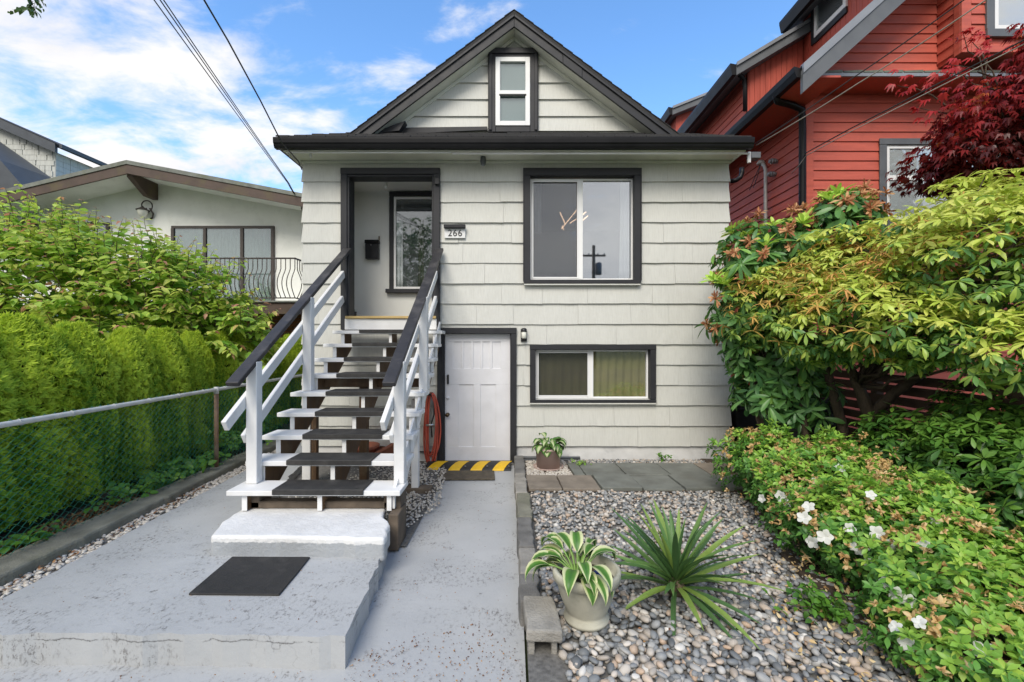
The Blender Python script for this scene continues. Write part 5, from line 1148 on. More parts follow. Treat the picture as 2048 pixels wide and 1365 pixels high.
# lower front, with window
lw = (XX(1770, RYY), XX(2150, RYY), ZZ(440, RYY), ZZ(292, RYY))
clap(rwl, XX(1625, RYY), 9.5, RYY, 0, .5, 5.06, 'y', ops=[lw])
bx('corner_board', 'red_siding', rh, RXX - .025, XX(1625, RYY) - .001, RYY - .026, RYY + .06, .1, 5.06, .003)
clap(rwl, RXX, 0, RYY + .062, 15, .5, 5.0, 'x')
m = MB(); ring(m, lw[0], lw[1], lw[2], lw[3], .045, RYY - .02, RYY + .03); w = m.build('window', 'vinyl', rh)
trim4(w, lw[0] - .10, lw[1] + .1, lw[2] - .1, lw[3] + .085, .099, .084, .099, RYY - .04, RYY - .021, 'grey_trim')
bx('pane', 'glass', w, lw[0] + .045, lw[1] - .045, RYY - .014, RYY - .010, lw[2] + .045, lw[3] - .045, 0); bx('window_rail', 'vinyl', w, lw[0] + .045, lw[1] - .045, RYY - .018, RYY - .001, ZZ(362, RYY), ZZ(352, RYY)); bx('blind', 'sheer_curtain', w, lw[0] + .045, lw[1] - .045, RYY - .007, RYY - .003, lw[2] + .045, lw[3] - .045, 0)
# overhang: soffit, small pent roof, upper wall
UY = 5.95
bx('soffit', 'red_board', rh, ex + .1, 10, 5.79, RYY + .0, 5.061, 5.085, 0); bx('pent_edge', 'grey_flashing', rh, RXX - .2, 10, 5.765, 5.789, 5.055, 5.10, .003)
m = MB(); m.hexa([(RXX - .1, 5.77, 5.101), (10, 5.77, 5.101), (10, UY, 5.2), (RXX - .1, UY, 5.2), (RXX - .1, 5.77, 5.115), (10, 5.77, 5.115), (10, UY, 5.225), (RXX - .1, UY, 5.225)]); pr_ = m.build('pent_roof', 'grey_flashing', rh)
x = 3.95
while x < 7.5: MB().hexa([(x, 5.762, 5.103), (x + .24, 5.762, 5.103), (x + .24, 5.84, 5.15), (x, 5.84, 5.15), (x, 5.762, 5.124), (x + .24, 5.762, 5.136), (x + .24, 5.84, 5.16), (x, 5.84, 5.16)]).build('roof_tile', 'green_tile', pr_); x += .255
def rtop(x): return ez + PIT * (x - ex)
up = MB(); up.add([(3.7, UY, 5.2), (10, UY, 5.2), (10, UY, 9), (ex + (9 - ez) / PIT, UY, 9), (3.7, UY, 5.2)][:4] , [(0, 1, 2, 3)]); uw = up.build('upper_wall', 'red_board', rh)
clap(uw, 0, 7.0, UY, 0, 5.21, 7.2, 'y', pitch=.126, cut=lambda z: ex + (z - ez + .28) / PIT)
# roof plane, rake, eave gutter
m = MB(); far = 20
m.hexa([(ex, ey, ez - .06), (ex + 4.5, ey, ez + 4.05 - .06), (ex + 4.5, far, ez + 4.05 - .06), (ex, far, ez - .06), (ex, ey, ez), (ex + 4.5, ey, ez + 4.05), (ex + 4.5, far, ez + 4.05), (ex, far, ez)]); m.build('roof', 'grey_trim', rh)
def rk(name, mat, o0, o1, y0, y1): MB().hexa([(ex, y0, ez + o0), (ex + 4.4, y0, ez + 3.96 + o0), (ex + 4.4, y1, ez + 3.96 + o0), (ex, y1, ez + o0), (ex, y0, ez + o1), (ex + 4.4, y0, ez + 3.96 + o1), (ex + 4.4, y1, ez + 3.96 + o1), (ex, y1, ez + o1)]).build(name, mat, rh)
rk('rake_board', 'grey_trim', -.335, -.105, ey - .02, ey + .03); rk('rake_flashing', 'grey_flashing', -.104, .012, ey - .035, ey + .03); rk('rake_soffit', 'red_board', -.13, -.09, ey + .031, UY + .05)
bx('eave_soffit', 'red_board', rh, ex + .02, RXX - .001, ey + .04, 20, ez - .12, ez - .095, 0)
g = MB(); g.prism([(ex + .02, ez - .13), (ex - .05, ez - .13), (ex - .075, ez - .06), (ex - .085, ez - .0), (ex - .07, ez - .0), (ex + .02, ez - .03)], 'y', ey + .02, 20); g.build('gutter', 'gutter_black', rh)
MB().tube([PT(1551, 190, 6.0), PT(1555, 203, 6.03), PT(1585, 211, 6.12), PT(1604, 220, 6.17), (XX(1605, 6.17), 6.17, 4.6), (XX(1605, 6.17), 6.17, 2.2), (XX(1605, 6.17), 6.17, .2)], .045, 8).build('downspout', 'gutter_black', rh, smooth=True)
# raised wall and shed dormer behind the main eave
DYY = 7.73; dtop = 6.28
dm = MB(); dm.box(RXX, RXX + .15, DYY + .02, 22, 5.0, dtop); cw = dm.build('dormer_wall', 'red_board', rh)
clap(cw, RXX, 0, DYY + .05, 13, 5.18, dtop, 'x')
m = MB(); m.add([(RXX, DYY, 5.45), (4.95, DYY, rtop(4.95)), (4.95, DYY, 7.05), (RXX, DYY, dtop), (RXX, DYY + .1, 5.45), (4.95, DYY + .1, rtop(4.95)), (4.95, DYY + .1, 7.05), (RXX, DYY + .1, dtop)], [(0, 1, 2, 3), (7, 6, 5, 4), (0, 3, 7, 4), (1, 5, 6, 2)]); ck = m.build('dormer_cheek', 'red_board', rh)
x = RXX + .02
while x < 4.92: MB().hexa([(x, DYY - .016, rtop(x) - .1), (x + .085, DYY - .016, rtop(x + .085) - .1), (x + .085, DYY - .001, rtop(x + .085) - .1), (x, DYY - .001, rtop(x) - .1), (x, DYY - .016, 6.32 + .6 * (x - RXX)), (x + .085, DYY - .016, 6.32 + .6 * (x + .085 - RXX)), (x + .085, DYY - .001, 6.32 + .6 * (x + .085 - RXX)), (x, DYY - .001, 6.32 + .6 * (x - RXX))]).build('vertical_board', 'red_board', ck); x += .091
def shed(y0, y1, x0, z0, x1, z1, nm='dormer_roof'):
    MB().hexa([(x0, y0, z0 - .2), (x1, y0, z1 - .2), (x1, y1, z1 - .2), (x0, y1, z0 - .2), (x0, y0, z0), (x1, y0, z1), (x1, y1, z1), (x0, y1, z0)]).build(nm, 'grey_trim', rh, bevel=.004)
    MB().hexa([(x0, y0 - .03, z0 - .05), (x1, y0 - .03, z1 - .05), (x1, y0 - .001, z1 - .05), (x0, y0 - .001, z0 - .05), (x0, y0 - .03, z0 + .012), (x1, y0 - .03, z1 + .012), (x1, y0 - .001, z1 + .012), (x0, y0 - .001, z0 + .012)]).build('flashing', 'grey_flashing', rh)
    MB().prism([(x0 - .001, z0 - .19), (x0 - .07, z0 - .19), (x0 - .10, z0 - .05), (x0 - .10, z0 + .0), (x0 - .001, z0 - .02)], 'y', y0 + .0, y1).build('gutter', 'gutter_black', rh)
shed(7.5, 20, 3.70, 6.28, 4.95, 7.03)
MB().tube([PT(1477, 148, 7.58), PT(1488, 158, 7.66), PT(1490, 175, 7.68), PT(1490, 222, 7.68)], .035, 8).build('downspout', 'gutter_black', rh, smooth=True)
# tall dormer nearer the street with its slanting-looking side window
sx = 4.95
m = MB(); m.add([(sx, 5.98, rtop(sx) - .1), (sx, DYY, rtop(sx) - .1), (sx, DYY, 8.4), (sx, 5.98, 8.4)], [(0, 1, 2, 3)]); m.quad((sx, DYY + .001, 6), (7, DYY + .001, 6), (7, DYY + .001, 8.4), (sx, DYY + .001, 8.4)); tw = m.build('tower_wall', 'red_board', rh)
y = 5.99
while y < DYY - .1: bx('vertical_board', 'red_board', tw, sx - .016, sx - .001, y, y + .1, rtop(sx) - .05, 8.3, .002); y += .106
wy0, wy1, wz0 = sx * F / (1698 - 1024), sx * F / (1634 - 1024), 6.62; 
m = MB(); m.box(sx - .05, sx - .017, wy0, wy1, wz0, wz0 + .07); m.box(sx - .05, sx - .017, wy0, wy1, wz0 + .75, wz0 + .82); m.box(sx - .05, sx - .017, wy1 - .06, wy1, wz0 + .07, wz0 + .75); m.box(sx - .05, sx - .017, wy0, wy0 + .06, wz0 + .07, wz0 + .75); w = m.build('window', 'vinyl', rh)
bx('pane', 'glass_bright', w, sx - .034, sx - .030, wy0 + .06, wy1 - .06, wz0 + .07, wz0 + .75, 0); bx('blind', 'sheer_curtain', w, sx - .024, sx - .018, wy0 + .06, wy1 - .06, wz0 + .07, wz0 + .75, 0)
bx('trim_board', 'charcoal_paint', w, sx - .045, sx - .0165, wy1 + .001, wy1 + .09, wz0 - .08, wz0 + .9); bx('trim_board', 'charcoal_paint', w, sx - .045, sx - .0165, wy0, wy1, wz0 - .09, wz0 - .001)
shed(5.3, 7.80, 4.68, 7.16, 7.5, 8.9)
# far little dormer
shed(11.3, 20, XX(1345, 11.3), ZZ(214, 11.3), XX(1425, 11.3), ZZ(182, 11.3)); m = MB(); m.box(XX(1352, 11.5), 7, 11.5, 16, 5, ZZ(222, 11.5)); fd = m.build('far_dormer', 'red_board', rh)
# projecting bay at upper right
by0, bx0_, bz0 = 5.62, XX(1874, UY), ZZ(107, 5.62)
m = MB(); m.box(bx0_, 8.4, by0, UY, bz0, 8); bay = m.build('bay', 'red_board', rh)
bw_ = (XX(1984, by0), XX(2150, by0), ZZ(62, by0), 7.4)
clap(bay, bx0_ + .10, 8.3, by0, 0, bz0 + .10, 7.4, 'y', pitch=.126, ops=[(bw_[0] - .1, bw_[1] + .1, bw_[2] - .1, bw_[3])]); clap(bay, bx0_, 0, by0 + .09, UY - .02, bz0 + .05, 7.4, 'x', pitch=.126)
bx('corner_board', 'red_siding', bay, bx0_ - .022, bx0_ + .095, by0 - .023, by0 - .001, bz0, 7.4); bx('corner_board', 'red_siding', bay, bx0_ - .022, bx0_ - .001, by0, by0 + .085, bz0, 7.4); bx('skirt_board', 'red_siding', bay, bx0_ + .1, 8.3, by0 - .022, by0 - .001, bz0, bz0 + .099)
m = MB(); ring(m, bw_[0], bw_[1], bw_[2], bw_[3], .05, by0 - .03, by0 + .0); w = m.build('window', 'vinyl', rh); trim4(w, bw_[0] - .10, bw_[1] + .1, bw_[2] - .1, bw_[3] + .1, .099, .099, .099, by0 - .04, by0 - .002, 'grey_trim'); bx('pane', 'glass_bright', w, bw_[0] + .05, bw_[1] - .05, by0 - .022, by0 - .018, bw_[2] + .05, bw_[3] - .05, 0); bx('blind', 'sheer_curtain', w, bw_[0] + .05, bw_[1] - .05, by0 - .008, by0 - .003, bw_[2] + .05, bw_[3] - .05, 0)
# electric mast and insulators on the red side wall
ms = thing('service_mast', 'grey electric conduit mast on the side of the red house', 'conduit', tuple(PT(1533, 440, 7.0)))
my = RXX * F / (1531 - 1024) - .0; mx_ = RXX - .07
mz = lambda y: ZZ(y, mx_ * F / (1531 - 1024)); myy = mx_ * F / (1531 - 1024)
MB().tube([(mx_, myy, 1.5), (mx_, myy, mz(340)), (mx_, myy + .03, mz(330)), (mx_, myy + .12, mz(321))], .026, 8).build('pipe', 'galvanised', ms, smooth=True)
MB().lathe([(.06, 0), (.065, .02), (.04, .06), (.005, .07)], 14, (mx_, myy + .13, mz(323))).build('weather_head', 'galvanised', ms, smooth=True)
for k in range(2): MB().tube([(mx_, myy + .14, mz(322)), (mx_ - .02, myy + .2 + .1 * k, mz(345)), (mx_ - .02, myy + .32 + .12 * k, mz(362))], .006, 4).build('lead', 'cable_black', ms)
for px_, py_, il in ((1556, 323, 'bare grey porcelain insulator on the red wall above the wired one'), (1553, 349, 'grey porcelain insulator on the red wall holding a looping wire')):
    yy = RXX * F / (px_ - 1024); c = Vector((RXX - .07, yy, ZZ(py_, yy))); i = thing('insulator', il, 'insulator', tuple(c), 'wire insulators on the red wall')
    mb = MB()
    for (r_, dx) in ((.03, .05), (.04, .02), (.03, 0), (.042, -.02), (.03, -.05)): mb.tube([(c.x + dx - .012, yy, c.z), (c.x + dx + .012, yy, c.z)], r_, 10)
    mb.build('porcelain', 'grey_flashing', i, smooth=True); MB().tube([(c.x + .05, yy, c.z), (RXX - .01, yy, c.z)], .01, 5).build('pin', 'steel', i)

# slatted wooden fence along the lot line
sf_ = thing('slat_fence', 'dark brown horizontal slat fence behind the pieris trunks', 'fence', (3.98, 4, .1))
for k in range(11):
    z = .14 + k * .112; bx('slat', 'fence_wood', sf_, 3.985, 4.005, 2.0, 6.14, z, z + .088 + random.uniform(-.006, .006), .002)
for y in (2.2, 3.6, 5.0, 6.08): bx('post', 'fence_wood', sf_, 4.006, 4.09, y, y + .085, .05, 1.42, .004)
gt = thing('side_gate', 'brown vertical board gate between the two houses', 'gate', (3.5, 8.4, .05))
for k in range(9): bx('board', 'fence_wood', gt, 2.97 + k * .112, 3.075 + k * .112, 8.40, 8.42, .1, 1.86, .002)
bx('rail', 'fence_wood', gt, 2.97, 3.98, 8.421, 8.45, 1.5, 1.6, .002)

# ================================================================== OVERHEAD WIRES
def wire(label, pts, r, mat, sag=0.0, grp=None, ext=3.5):
    pts = [Vector(p) for p in pts]; d = (pts[-1] - pts[-2]); pts.append(pts[-1] + d * ext / max(d.length, .01) * 1.5); out = []
    for a, b in zip(pts, pts[1:]):
        for k in range(8): t = k / 8; out.append(a + (b - a) * t + Vector((0, 0, -sag * 4 * t * (1 - t))))
    out.append(pts[-1]); o = MB().tube(out, r, 5).build('overhead_wire', mat, smooth=True, at=tuple(pts[0])); return tag(o, label, 'wire', grp)
for i, px_ in enumerate((308, 320, 327)):
    wire('thin dark service wire running down to the white house roof', [PT(588 + i, 388, 9.88), PT(575 + i * 2, 366 + i, 9.6), PT(px_, 0, 4.3)], .0062, 'cable_black', .01, 'service wires to the white house')
wire('thick single black cable sagging to the left eave of the off-white house', [PT(604, 340, 6.1), PT(596, 322, 5.8), PT(563, 285, 5.3), PT(520, 200, 4.7), PT(455, 80, 4.0), PT(408, 0, 3.6)], .0075, 'cable_black', .0)
wire('black wire of the pair rising from the right eave past the red house', [PT(1510, 288, 5.85), PT(1700, 160, 4.8), PT(1928, 0, 3.9)], .006, 'cable_black', .01)
wire('pale wire of the pair rising from the right eave past the red house', [PT(1512, 291, 5.85), PT(1715, 168, 4.8), PT(1972, 0, 3.8)], .006, 'cable_grey', .012)
wire('dark wire reaching the red house downspout from the street', [PT(1600, 325, 6.12), PT(1612, 306, 6.0), PT(1700, 258, 5.3), PT(1990, 110, 4.0)], .0075, 'cable_black', .0)
wire('thin wire looping to the porcelain insulators on the red wall', [PT(1562, 352, 6.9), PT(1580, 350, 6.6), PT(1596, 334, 6.15), PT(1612, 312, 6.02), PT(1700, 264, 5.2), PT(1990, 118, 4.0)], .005, 'cable_grey', .0)
# ================================================================== PLANTS
def branches(root, name, base, tips, r0, r1, mat='bark', seed=0, n=7, wob=.08, sides=7):
    r = np.random.default_rng(seed); mb = MB()
    for t in tips:
        b, e = np.array(base if not isinstance(base, list) else base[r.integers(0, len(base))], float), np.array(t, float); pts = []
        for k in range(n + 1):
            s = k / n; p = b + (e - b) * s; p[2] += .12 * math.sin(math.pi * s) * np.linalg.norm(e - b) * .5
            if 0 < k < n: p += r.normal(0, wob * np.linalg.norm(e - b) * .35, 3)
            pts.append(tuple(p))
        mb.tube(pts, [r0 + (r1 - r0) * (k / n) for k in range(n + 1)], sides)
    o = mb.build(name, mat, root, smooth=True)
    return stuff(o) if name in ('stems', 'limbs') else o

# ---- cedar hedge: four shapes, copied down the row
def cedar_proto(seed, h, rad):
    r = np.random.default_rng(seed); vr = []
    for k in range(6):      # a flat spray: a stalk with leaflets either side
        ps = []; tn = r.uniform(.25, .8)
        for i in range(5):
            a = (i - 2) * .42 + r.normal(0, .1); L_ = .062 * (1 - .16 * abs(i - 2)) * r.uniform(.8, 1.15)
            v, q, e = diamond(L_, .015, .1, r.uniform(-.1, .4)); ps.append((v @ (rotz(a) @ rotx(r.normal(0, .3))).T, q, np.array([.0, .1, .3, .1]) + tn))
        vr.append(merge(ps))
    n = 11000; th = r.uniform(0, 2 * math.pi, n); z = r.uniform(.03, 1, n) ** .85; ph = r.uniform(0, 6.28, 4)
    prof_ = np.minimum(1, .80 + .35 * z) * np.clip((1.03 - z) / .30, 0, 1) ** .55
    rr = rad * prof_ * (1 + .07 * np.sin(5 * th + ph[0] + 4 * z) + .06 * np.sin(9 * z * h + 2 * th + ph[1])) * (1 - .22 * r.random(n) ** 2)
    P = np.column_stack([rr * np.cos(th), rr * np.sin(th) * .95, z * h]); out = np.column_stack([np.cos(th), np.sin(th), .55 + .9 * np.clip(z - .8, 0, 1) * 5])
    out /= np.linalg.norm(out, axis=1, keepdims=True); tg = np.column_stack([-np.sin(th), np.cos(th), np.zeros(n)])
    # sprays lie like shingles over the surface, tips turned sideways and outward
    x = tg * r.choice([-1, 1], n)[:, None] * r.uniform(.2, 1, n)[:, None] + np.array([0, 0, 1.]) * r.normal(.25, .4, n)[:, None] + out * r.uniform(.2, .75, n)[:, None]; x /= np.linalg.norm(x, axis=1, keepdims=True)
    nn = out + r.normal(0, .38, (n, 3)); y = np.cross(nn, x); y /= np.linalg.norm(y, axis=1, keepdims=True); zc = np.cross(x, y); Rm = np.stack([x, y, zc], axis=2)
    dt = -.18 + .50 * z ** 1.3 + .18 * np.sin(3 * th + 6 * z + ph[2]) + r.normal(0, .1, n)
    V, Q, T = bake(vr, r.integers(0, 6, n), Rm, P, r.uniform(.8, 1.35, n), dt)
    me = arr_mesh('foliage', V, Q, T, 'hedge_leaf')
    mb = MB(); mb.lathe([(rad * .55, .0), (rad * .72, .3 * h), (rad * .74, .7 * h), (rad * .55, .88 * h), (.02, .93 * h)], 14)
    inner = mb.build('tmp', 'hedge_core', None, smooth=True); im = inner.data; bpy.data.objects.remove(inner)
    tk = MB().tube([(0, 0, -.05), (.02, .01, .3 * h), (0, 0, .8 * h)], [.035, .03, .012], 7).build('tmp', 'bark', None, smooth=True); tm = tk.data; bpy.data.objects.remove(tk)
    return me, im, tm
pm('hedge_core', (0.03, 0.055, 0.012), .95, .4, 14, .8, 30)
HL = ['cedar hedge shrub against the street end of the chain-link fence', 'broad flat-topped cedar shrub merged with its neighbours in the hedge', 'wide cedar shrub in the merged part of the hedge beside the gap', 'cedar shrub at the edge of the dark gap in the hedge', 'narrow pointed cedar shrub standing free after the gap in the hedge', 'round-topped broad cedar shrub behind the rusty fence post', 'slim cedar shrub just past the rusty fence post']
protos = [cedar_proto(20 + k, 1.66, .42) for k in range(4)]
hedge = [(2.70, 1.03, 1.0), (3.22, 1.04, 1.0), (3.74, 1.02, .95), (4.22, .99, .72), (4.80, .97, .60), (5.30, .98, .68), (5.83, .965, .56), (6.28, .97, .58), (6.78, .96, .62), (7.30, .965, .60), (7.85, .96, .64), (8.45, .96, .66), (9.1, .96, .7)]
for i, (y, sh_, sr) in enumerate(hedge):
    me, im, tm = protos[(i * 3 + 1) % 4]; x = -4.14 + (1 - sr) * .22 - .012 * (y - 3) + random.uniform(-.03, .03)
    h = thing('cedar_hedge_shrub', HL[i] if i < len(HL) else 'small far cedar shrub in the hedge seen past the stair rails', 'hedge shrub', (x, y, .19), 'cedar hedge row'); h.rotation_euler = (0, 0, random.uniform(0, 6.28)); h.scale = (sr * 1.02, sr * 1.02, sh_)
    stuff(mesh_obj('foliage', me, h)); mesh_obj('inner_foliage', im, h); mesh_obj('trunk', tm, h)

# ---- tall leafy shrub behind the hedge
def shoots(root, starts, dirs, lens, nl, L_, W, mat, r, tipcol=True, droop=.5, t0=.45, rtwig=.006, twig='twig', alt=True, name='foliage', tw=True, nparts=0):
    vr = [];
    for k in range(6):
        v, q, e = leaf(L_, W, prof=((0, .08), (.18, .75), (.42, 1), (.72, .68), (1, .02)), fold=r.uniform(.15, .5), curl=r.uniform(.1, .5)); vr.append((v, q, 0.0))
    Ts = []; Rs = []; Ss = []; tt = []; mb = MB()
    for p, d, ln in zip(starts, dirs, lens):
        d = d / np.linalg.norm(d); pts = [p.copy()]; dd = d.copy(); cur = p.copy(); m_ = max(4, int(nl * ln))
        for k in range(m_):
            dd = dd + np.array([0, 0, -droop / m_]) + r.normal(0, .05, 3); dd /= np.linalg.norm(dd); cur = cur + dd * ln / m_; pts.append(cur.copy()); s = (k + 1) / m_
            for sg in ((1, -1) if not alt else ((1,) if k % 2 else (-1,))):
                side = np.cross(dd, [0, 0, 1.0]); side /= (np.linalg.norm(side) + 1e-9); ax = dd * .55 + side * sg * .9 + np.array([0, 0, -.25 + r.normal(0, .25)]); ax /= np.linalg.norm(ax)
                up = np.array([0, 0, 1.0]) + r.normal(0, .35, 3); y = np.cross(up, ax); y /= np.linalg.norm(y); z = np.cross(ax, y)
                Ts.append(cur); Rs.append(np.stack([ax, y, z], axis=1)); Ss.append((1.05 - .55 * s ** 2) * r.uniform(.75, 1.2)); tt.append(t0 + (.38 * s ** 1.5) + r.normal(0, .09) + (.25 if tipcol and s > .88 and r.random() < (.5 if name == 'upright_shoots' else .15) else 0))
        if tw: mb.tube([tuple(q) for q in pts[::2]] + [tuple(pts[-1])], [rtwig * (1 - .8 * i / (len(pts[::2]))) for i in range(len(pts[::2]) + 1)], 4, cap=False)
    if tw: stuff(mb.build('twigs', twig, root))
    Ts, Rs, Ss, tt = np.array(Ts), np.array(Rs), np.array(Ss), np.array(tt); V, Q, T = bake(vr, r.integers(0, 6, len(Ts)), Rs, Ts - np.array(org(root)), Ss, tt)
    return stuff(mesh_obj(name, arr_mesh(name, V, Q, T, mat), root))
r = np.random.default_rng(77)
ls = thing('leafy_shrub', 'tall leafy shrub with drooping yellow-green shoots and reddish tips behind the hedge', 'shrub', (-5.6, 6.6, .15))
ell = [((-6.0, 6.5, 2.25), (1.5, .8, .90)), ((-5.0, 6.5, 2.1), (.85, .7, .62)), ((-7.2, 6.6, 2.45), (1.2, .8, .95)), ((-5.2, 6.4, 1.6), (1.2, .7, .5)), ((-7.0, 6.2, 1.7), (1.5, .7, .6)), ((-4.35, 6.5, 1.72), (.62, .5, .38))]
P, N_ = crown(ell, 1750, .6, r, .14); D = N_ * .8 + np.array([0, 0, .45]) + r.normal(0, .3, P.shape)
shoots(ls, P, D, r.uniform(.28, .55, len(P)), 24, .155, .088, 'shrub_leaf', r, droop=.7, t0=.52)
P, N_ = crown(ell, 120, .1, r, .14, under=0.0); D = N_ * .35 + np.array([0, 0, 1.0]) + r.normal(0, .22, P.shape)
shoots(ls, P, D, r.uniform(.35, .62, len(P)), 20, .105, .056, 'shrub_leaf', r, droop=.25, t0=.58, name='upright_shoots')
branches(ls, 'trunk', (-5.6, 6.6, .1), [tuple(np.array(e[0]) + np.array([0, 0, -.2])) for e in ell], .05, .015, seed=4)

# ---- pieris: layered umbrella whorls over dark twisted trunks
r = np.random.default_rng(101)
pt = thing('pieris_tree', 'spreading pieris with layered yellow-green leaf whorls over twisted dark trunks', 'shrub', (3.55, 4.55, .1))
pell = [((3.15, 4.75, 2.02), (.72, .6, .50)), ((3.9, 4.5, 2.45), (.85, .7, .52)), ((3.9, 3.75, 2.35), (.75, .62, .58)), ((3.35, 4.2, 1.98), (.72, .55, .45)), ((4.5, 3.4, 2.5), (.8, .6, .62)), ((4.3, 3.15, 1.75), (.62, .5, .42)), ((3.0, 4.35, 1.80), (.52, .42, .30)), ((4.6, 4.3, 2.75), (.8, .7, .5)), ((3.45, 3.75, 1.80), (.5, .42, .34)), ((3.45, 5.0, 2.35), (.6, .5, .42)), ((3.62, 3.25, 1.62), (.34, .34, .26))]
prf = ((0, .10), (.3, .62), (.62, 1), (.85, .62), (1, .02))
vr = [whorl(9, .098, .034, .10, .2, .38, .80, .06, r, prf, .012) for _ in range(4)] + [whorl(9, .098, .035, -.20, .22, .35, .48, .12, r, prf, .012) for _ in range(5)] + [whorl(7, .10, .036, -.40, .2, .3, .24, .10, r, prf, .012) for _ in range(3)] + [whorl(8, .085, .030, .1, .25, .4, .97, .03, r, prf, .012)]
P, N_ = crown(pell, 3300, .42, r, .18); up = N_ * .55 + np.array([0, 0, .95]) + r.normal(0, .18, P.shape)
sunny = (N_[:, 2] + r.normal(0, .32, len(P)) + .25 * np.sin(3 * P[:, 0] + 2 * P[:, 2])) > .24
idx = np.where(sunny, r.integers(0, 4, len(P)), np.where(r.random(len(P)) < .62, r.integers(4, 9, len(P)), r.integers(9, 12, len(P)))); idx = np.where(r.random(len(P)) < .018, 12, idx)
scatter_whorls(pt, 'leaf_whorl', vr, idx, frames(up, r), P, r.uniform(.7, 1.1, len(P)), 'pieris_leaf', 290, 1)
# spent flower tassels
tv = []
for k in range(4):
    ps = []
    for i in range(7):
        v, q, e = leaf(.10 * r.uniform(.6, 1.1), .010, prof=((0, 1), (.35, 1.3), (.7, 1.2), (1, .4)), fold=.5, curl=r.uniform(.1, .7)); ps.append((v @ (rotz(r.uniform(0, 6.28)) @ roty(-r.normal(.25, .3))).T, q, r.uniform(.1, .9)))
    tv.append(merge(ps))
P2, N2 = crown([((3.05, 4.72, 2.0), (.78, .6, .50)), ((3.5, 4.5, 2.25), (.8, .6, .48)), ((3.35, 4.15, 1.95), (.78, .52, .46)), ((3.9, 3.9, 2.4), (.7, .5, .45))], 380, .2, r, .18, under=.15)
V, Q, T = bake(tv, r.integers(0, 4, len(P2)), frames(N2 * .5 + np.array([0, 0, 1.]), r), P2 - np.array(org(pt)), r.uniform(.8, 1.3, len(P2)), r.normal(0, .15, len(P2))); stuff(mesh_obj('flower_tassels', arr_mesh('flower_tassels', V, Q, T, 'pieris_bloom'), pt))
b0 = (3.55, 4.6, .05); f1 = (3.58, 4.55, .95); f2 = (3.42, 4.7, .8)
mb = MB(); mb.tube([b0, (3.60, 4.58, .35), (3.54, 4.56, .7), f1, (3.50, 4.6, 1.25), (3.38, 4.65, 1.6)], [.085, .075, .07, .065, .05, .03], 10); mb.tube([(3.42, 4.72, .05), (3.36, 4.7, .45), f2, (3.30, 4.7, 1.2), (3.2, 4.7, 1.7)], [.06, .055, .05, .045, .025], 9)
mb.tube([(3.74, 4.45, .05), (3.78, 4.42, .4), (3.70, 4.48, .75), (3.62, 4.52, 1.0)], [.06, .055, .05, .04], 8); mb.tube([f1, (3.75, 4.45, 1.2), (3.95, 4.3, 1.45), (4.1, 4.1, 1.8)], [.055, .048, .042, .025], 8); mb.tube([(3.25, 4.85, .05), (3.12, 4.8, .4), (3.05, 4.75, .9), (2.95, 4.7, 1.5)], [.045, .04, .035, .02], 8)
mb.build('trunk', 'bark', pt, smooth=True)
branches(pt, 'limbs', [(3.38, 4.65, 1.6), (4.1, 4.1, 1.75), (3.5, 4.6, 1.25)], [tuple(p) for p in P[::55]], .018, .004, seed=6, sides=5)

# ---- rhododendron with browned flower heads at the house corner
r = np.random.default_rng(202)
rd = thing('rhododendron', 'rhododendron with long dark leaves and browned flower heads at the house corner', 'shrub', (2.95, 5.3, .1))
rell = [((2.85, 5.30, 2.55), (.50, .42, .55)), ((2.62, 5.25, 2.05), (.38, .38, .55)), ((3.3, 5.25, 2.75), (.55, .42, .42)), ((2.95, 5.1, 1.55), (.45, .42, .38)), ((3.05, 4.95, 1.12), (.50, .40, .34)), ((3.65, 5.0, 3.0), (.36, .34, .36)), ((2.75, 5.15, 1.25), (.28, .3, .3))]
rp = ((0, .12), (.25, .7), (.6, 1), (.85, .72), (1, .05))
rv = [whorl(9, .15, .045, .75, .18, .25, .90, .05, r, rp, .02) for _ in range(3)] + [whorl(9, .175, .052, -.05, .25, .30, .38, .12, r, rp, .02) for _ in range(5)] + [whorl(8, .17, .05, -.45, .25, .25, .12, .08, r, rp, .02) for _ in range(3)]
P, N_ = crown(rell, 470, .45, r, .15); up = N_ * .75 + np.array([0, 0, .65]) + r.normal(0, .2, P.shape)
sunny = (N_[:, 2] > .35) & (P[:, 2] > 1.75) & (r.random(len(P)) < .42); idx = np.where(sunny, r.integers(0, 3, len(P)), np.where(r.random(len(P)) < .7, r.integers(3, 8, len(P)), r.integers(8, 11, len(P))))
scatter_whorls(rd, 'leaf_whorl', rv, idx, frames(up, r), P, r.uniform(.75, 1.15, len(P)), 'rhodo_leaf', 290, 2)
bl = []
for k in range(4):
    ps = []
    for i in range(26):
        v, q, e = leaf(.075 * r.uniform(.5, 1.1), .016, prof=((0, .4), (.4, .6), (.75, 1.4), (1, .5)), fold=r.uniform(-.8, .8), curl=r.uniform(-.3, .9)); ps.append((v @ (rotz(r.uniform(0, 6.28)) @ roty(-r.uniform(-.5, 1.3)) @ rotx(r.normal(0, .6))).T, q, r.uniform(.05, .95)))
    bl.append(merge(ps))
P2, N2 = crown([e for e in rell if e[0][2] > 1.9], 78, .12, r, .15, under=.35); Rm = frames(N2 + np.array([0, 0, .4]), r); S = r.uniform(.85, 1.35, len(P2)); ix = r.integers(0, 4, len(P2))
scatter_whorls(rd, 'spent_flower_head', bl, ix, Rm, P2 + N2 * .04, S, 'spent_bloom', 78, 3)
branches(rd, 'trunk', (2.95, 5.35, .05), [tuple(e[0]) for e in rell], .045, .016, seed=8); branches(rd, 'limbs', [tuple(e[0]) for e in rell], [tuple(p) for p in P[::9]], .011, .004, seed=9, sides=5, wob=.04)

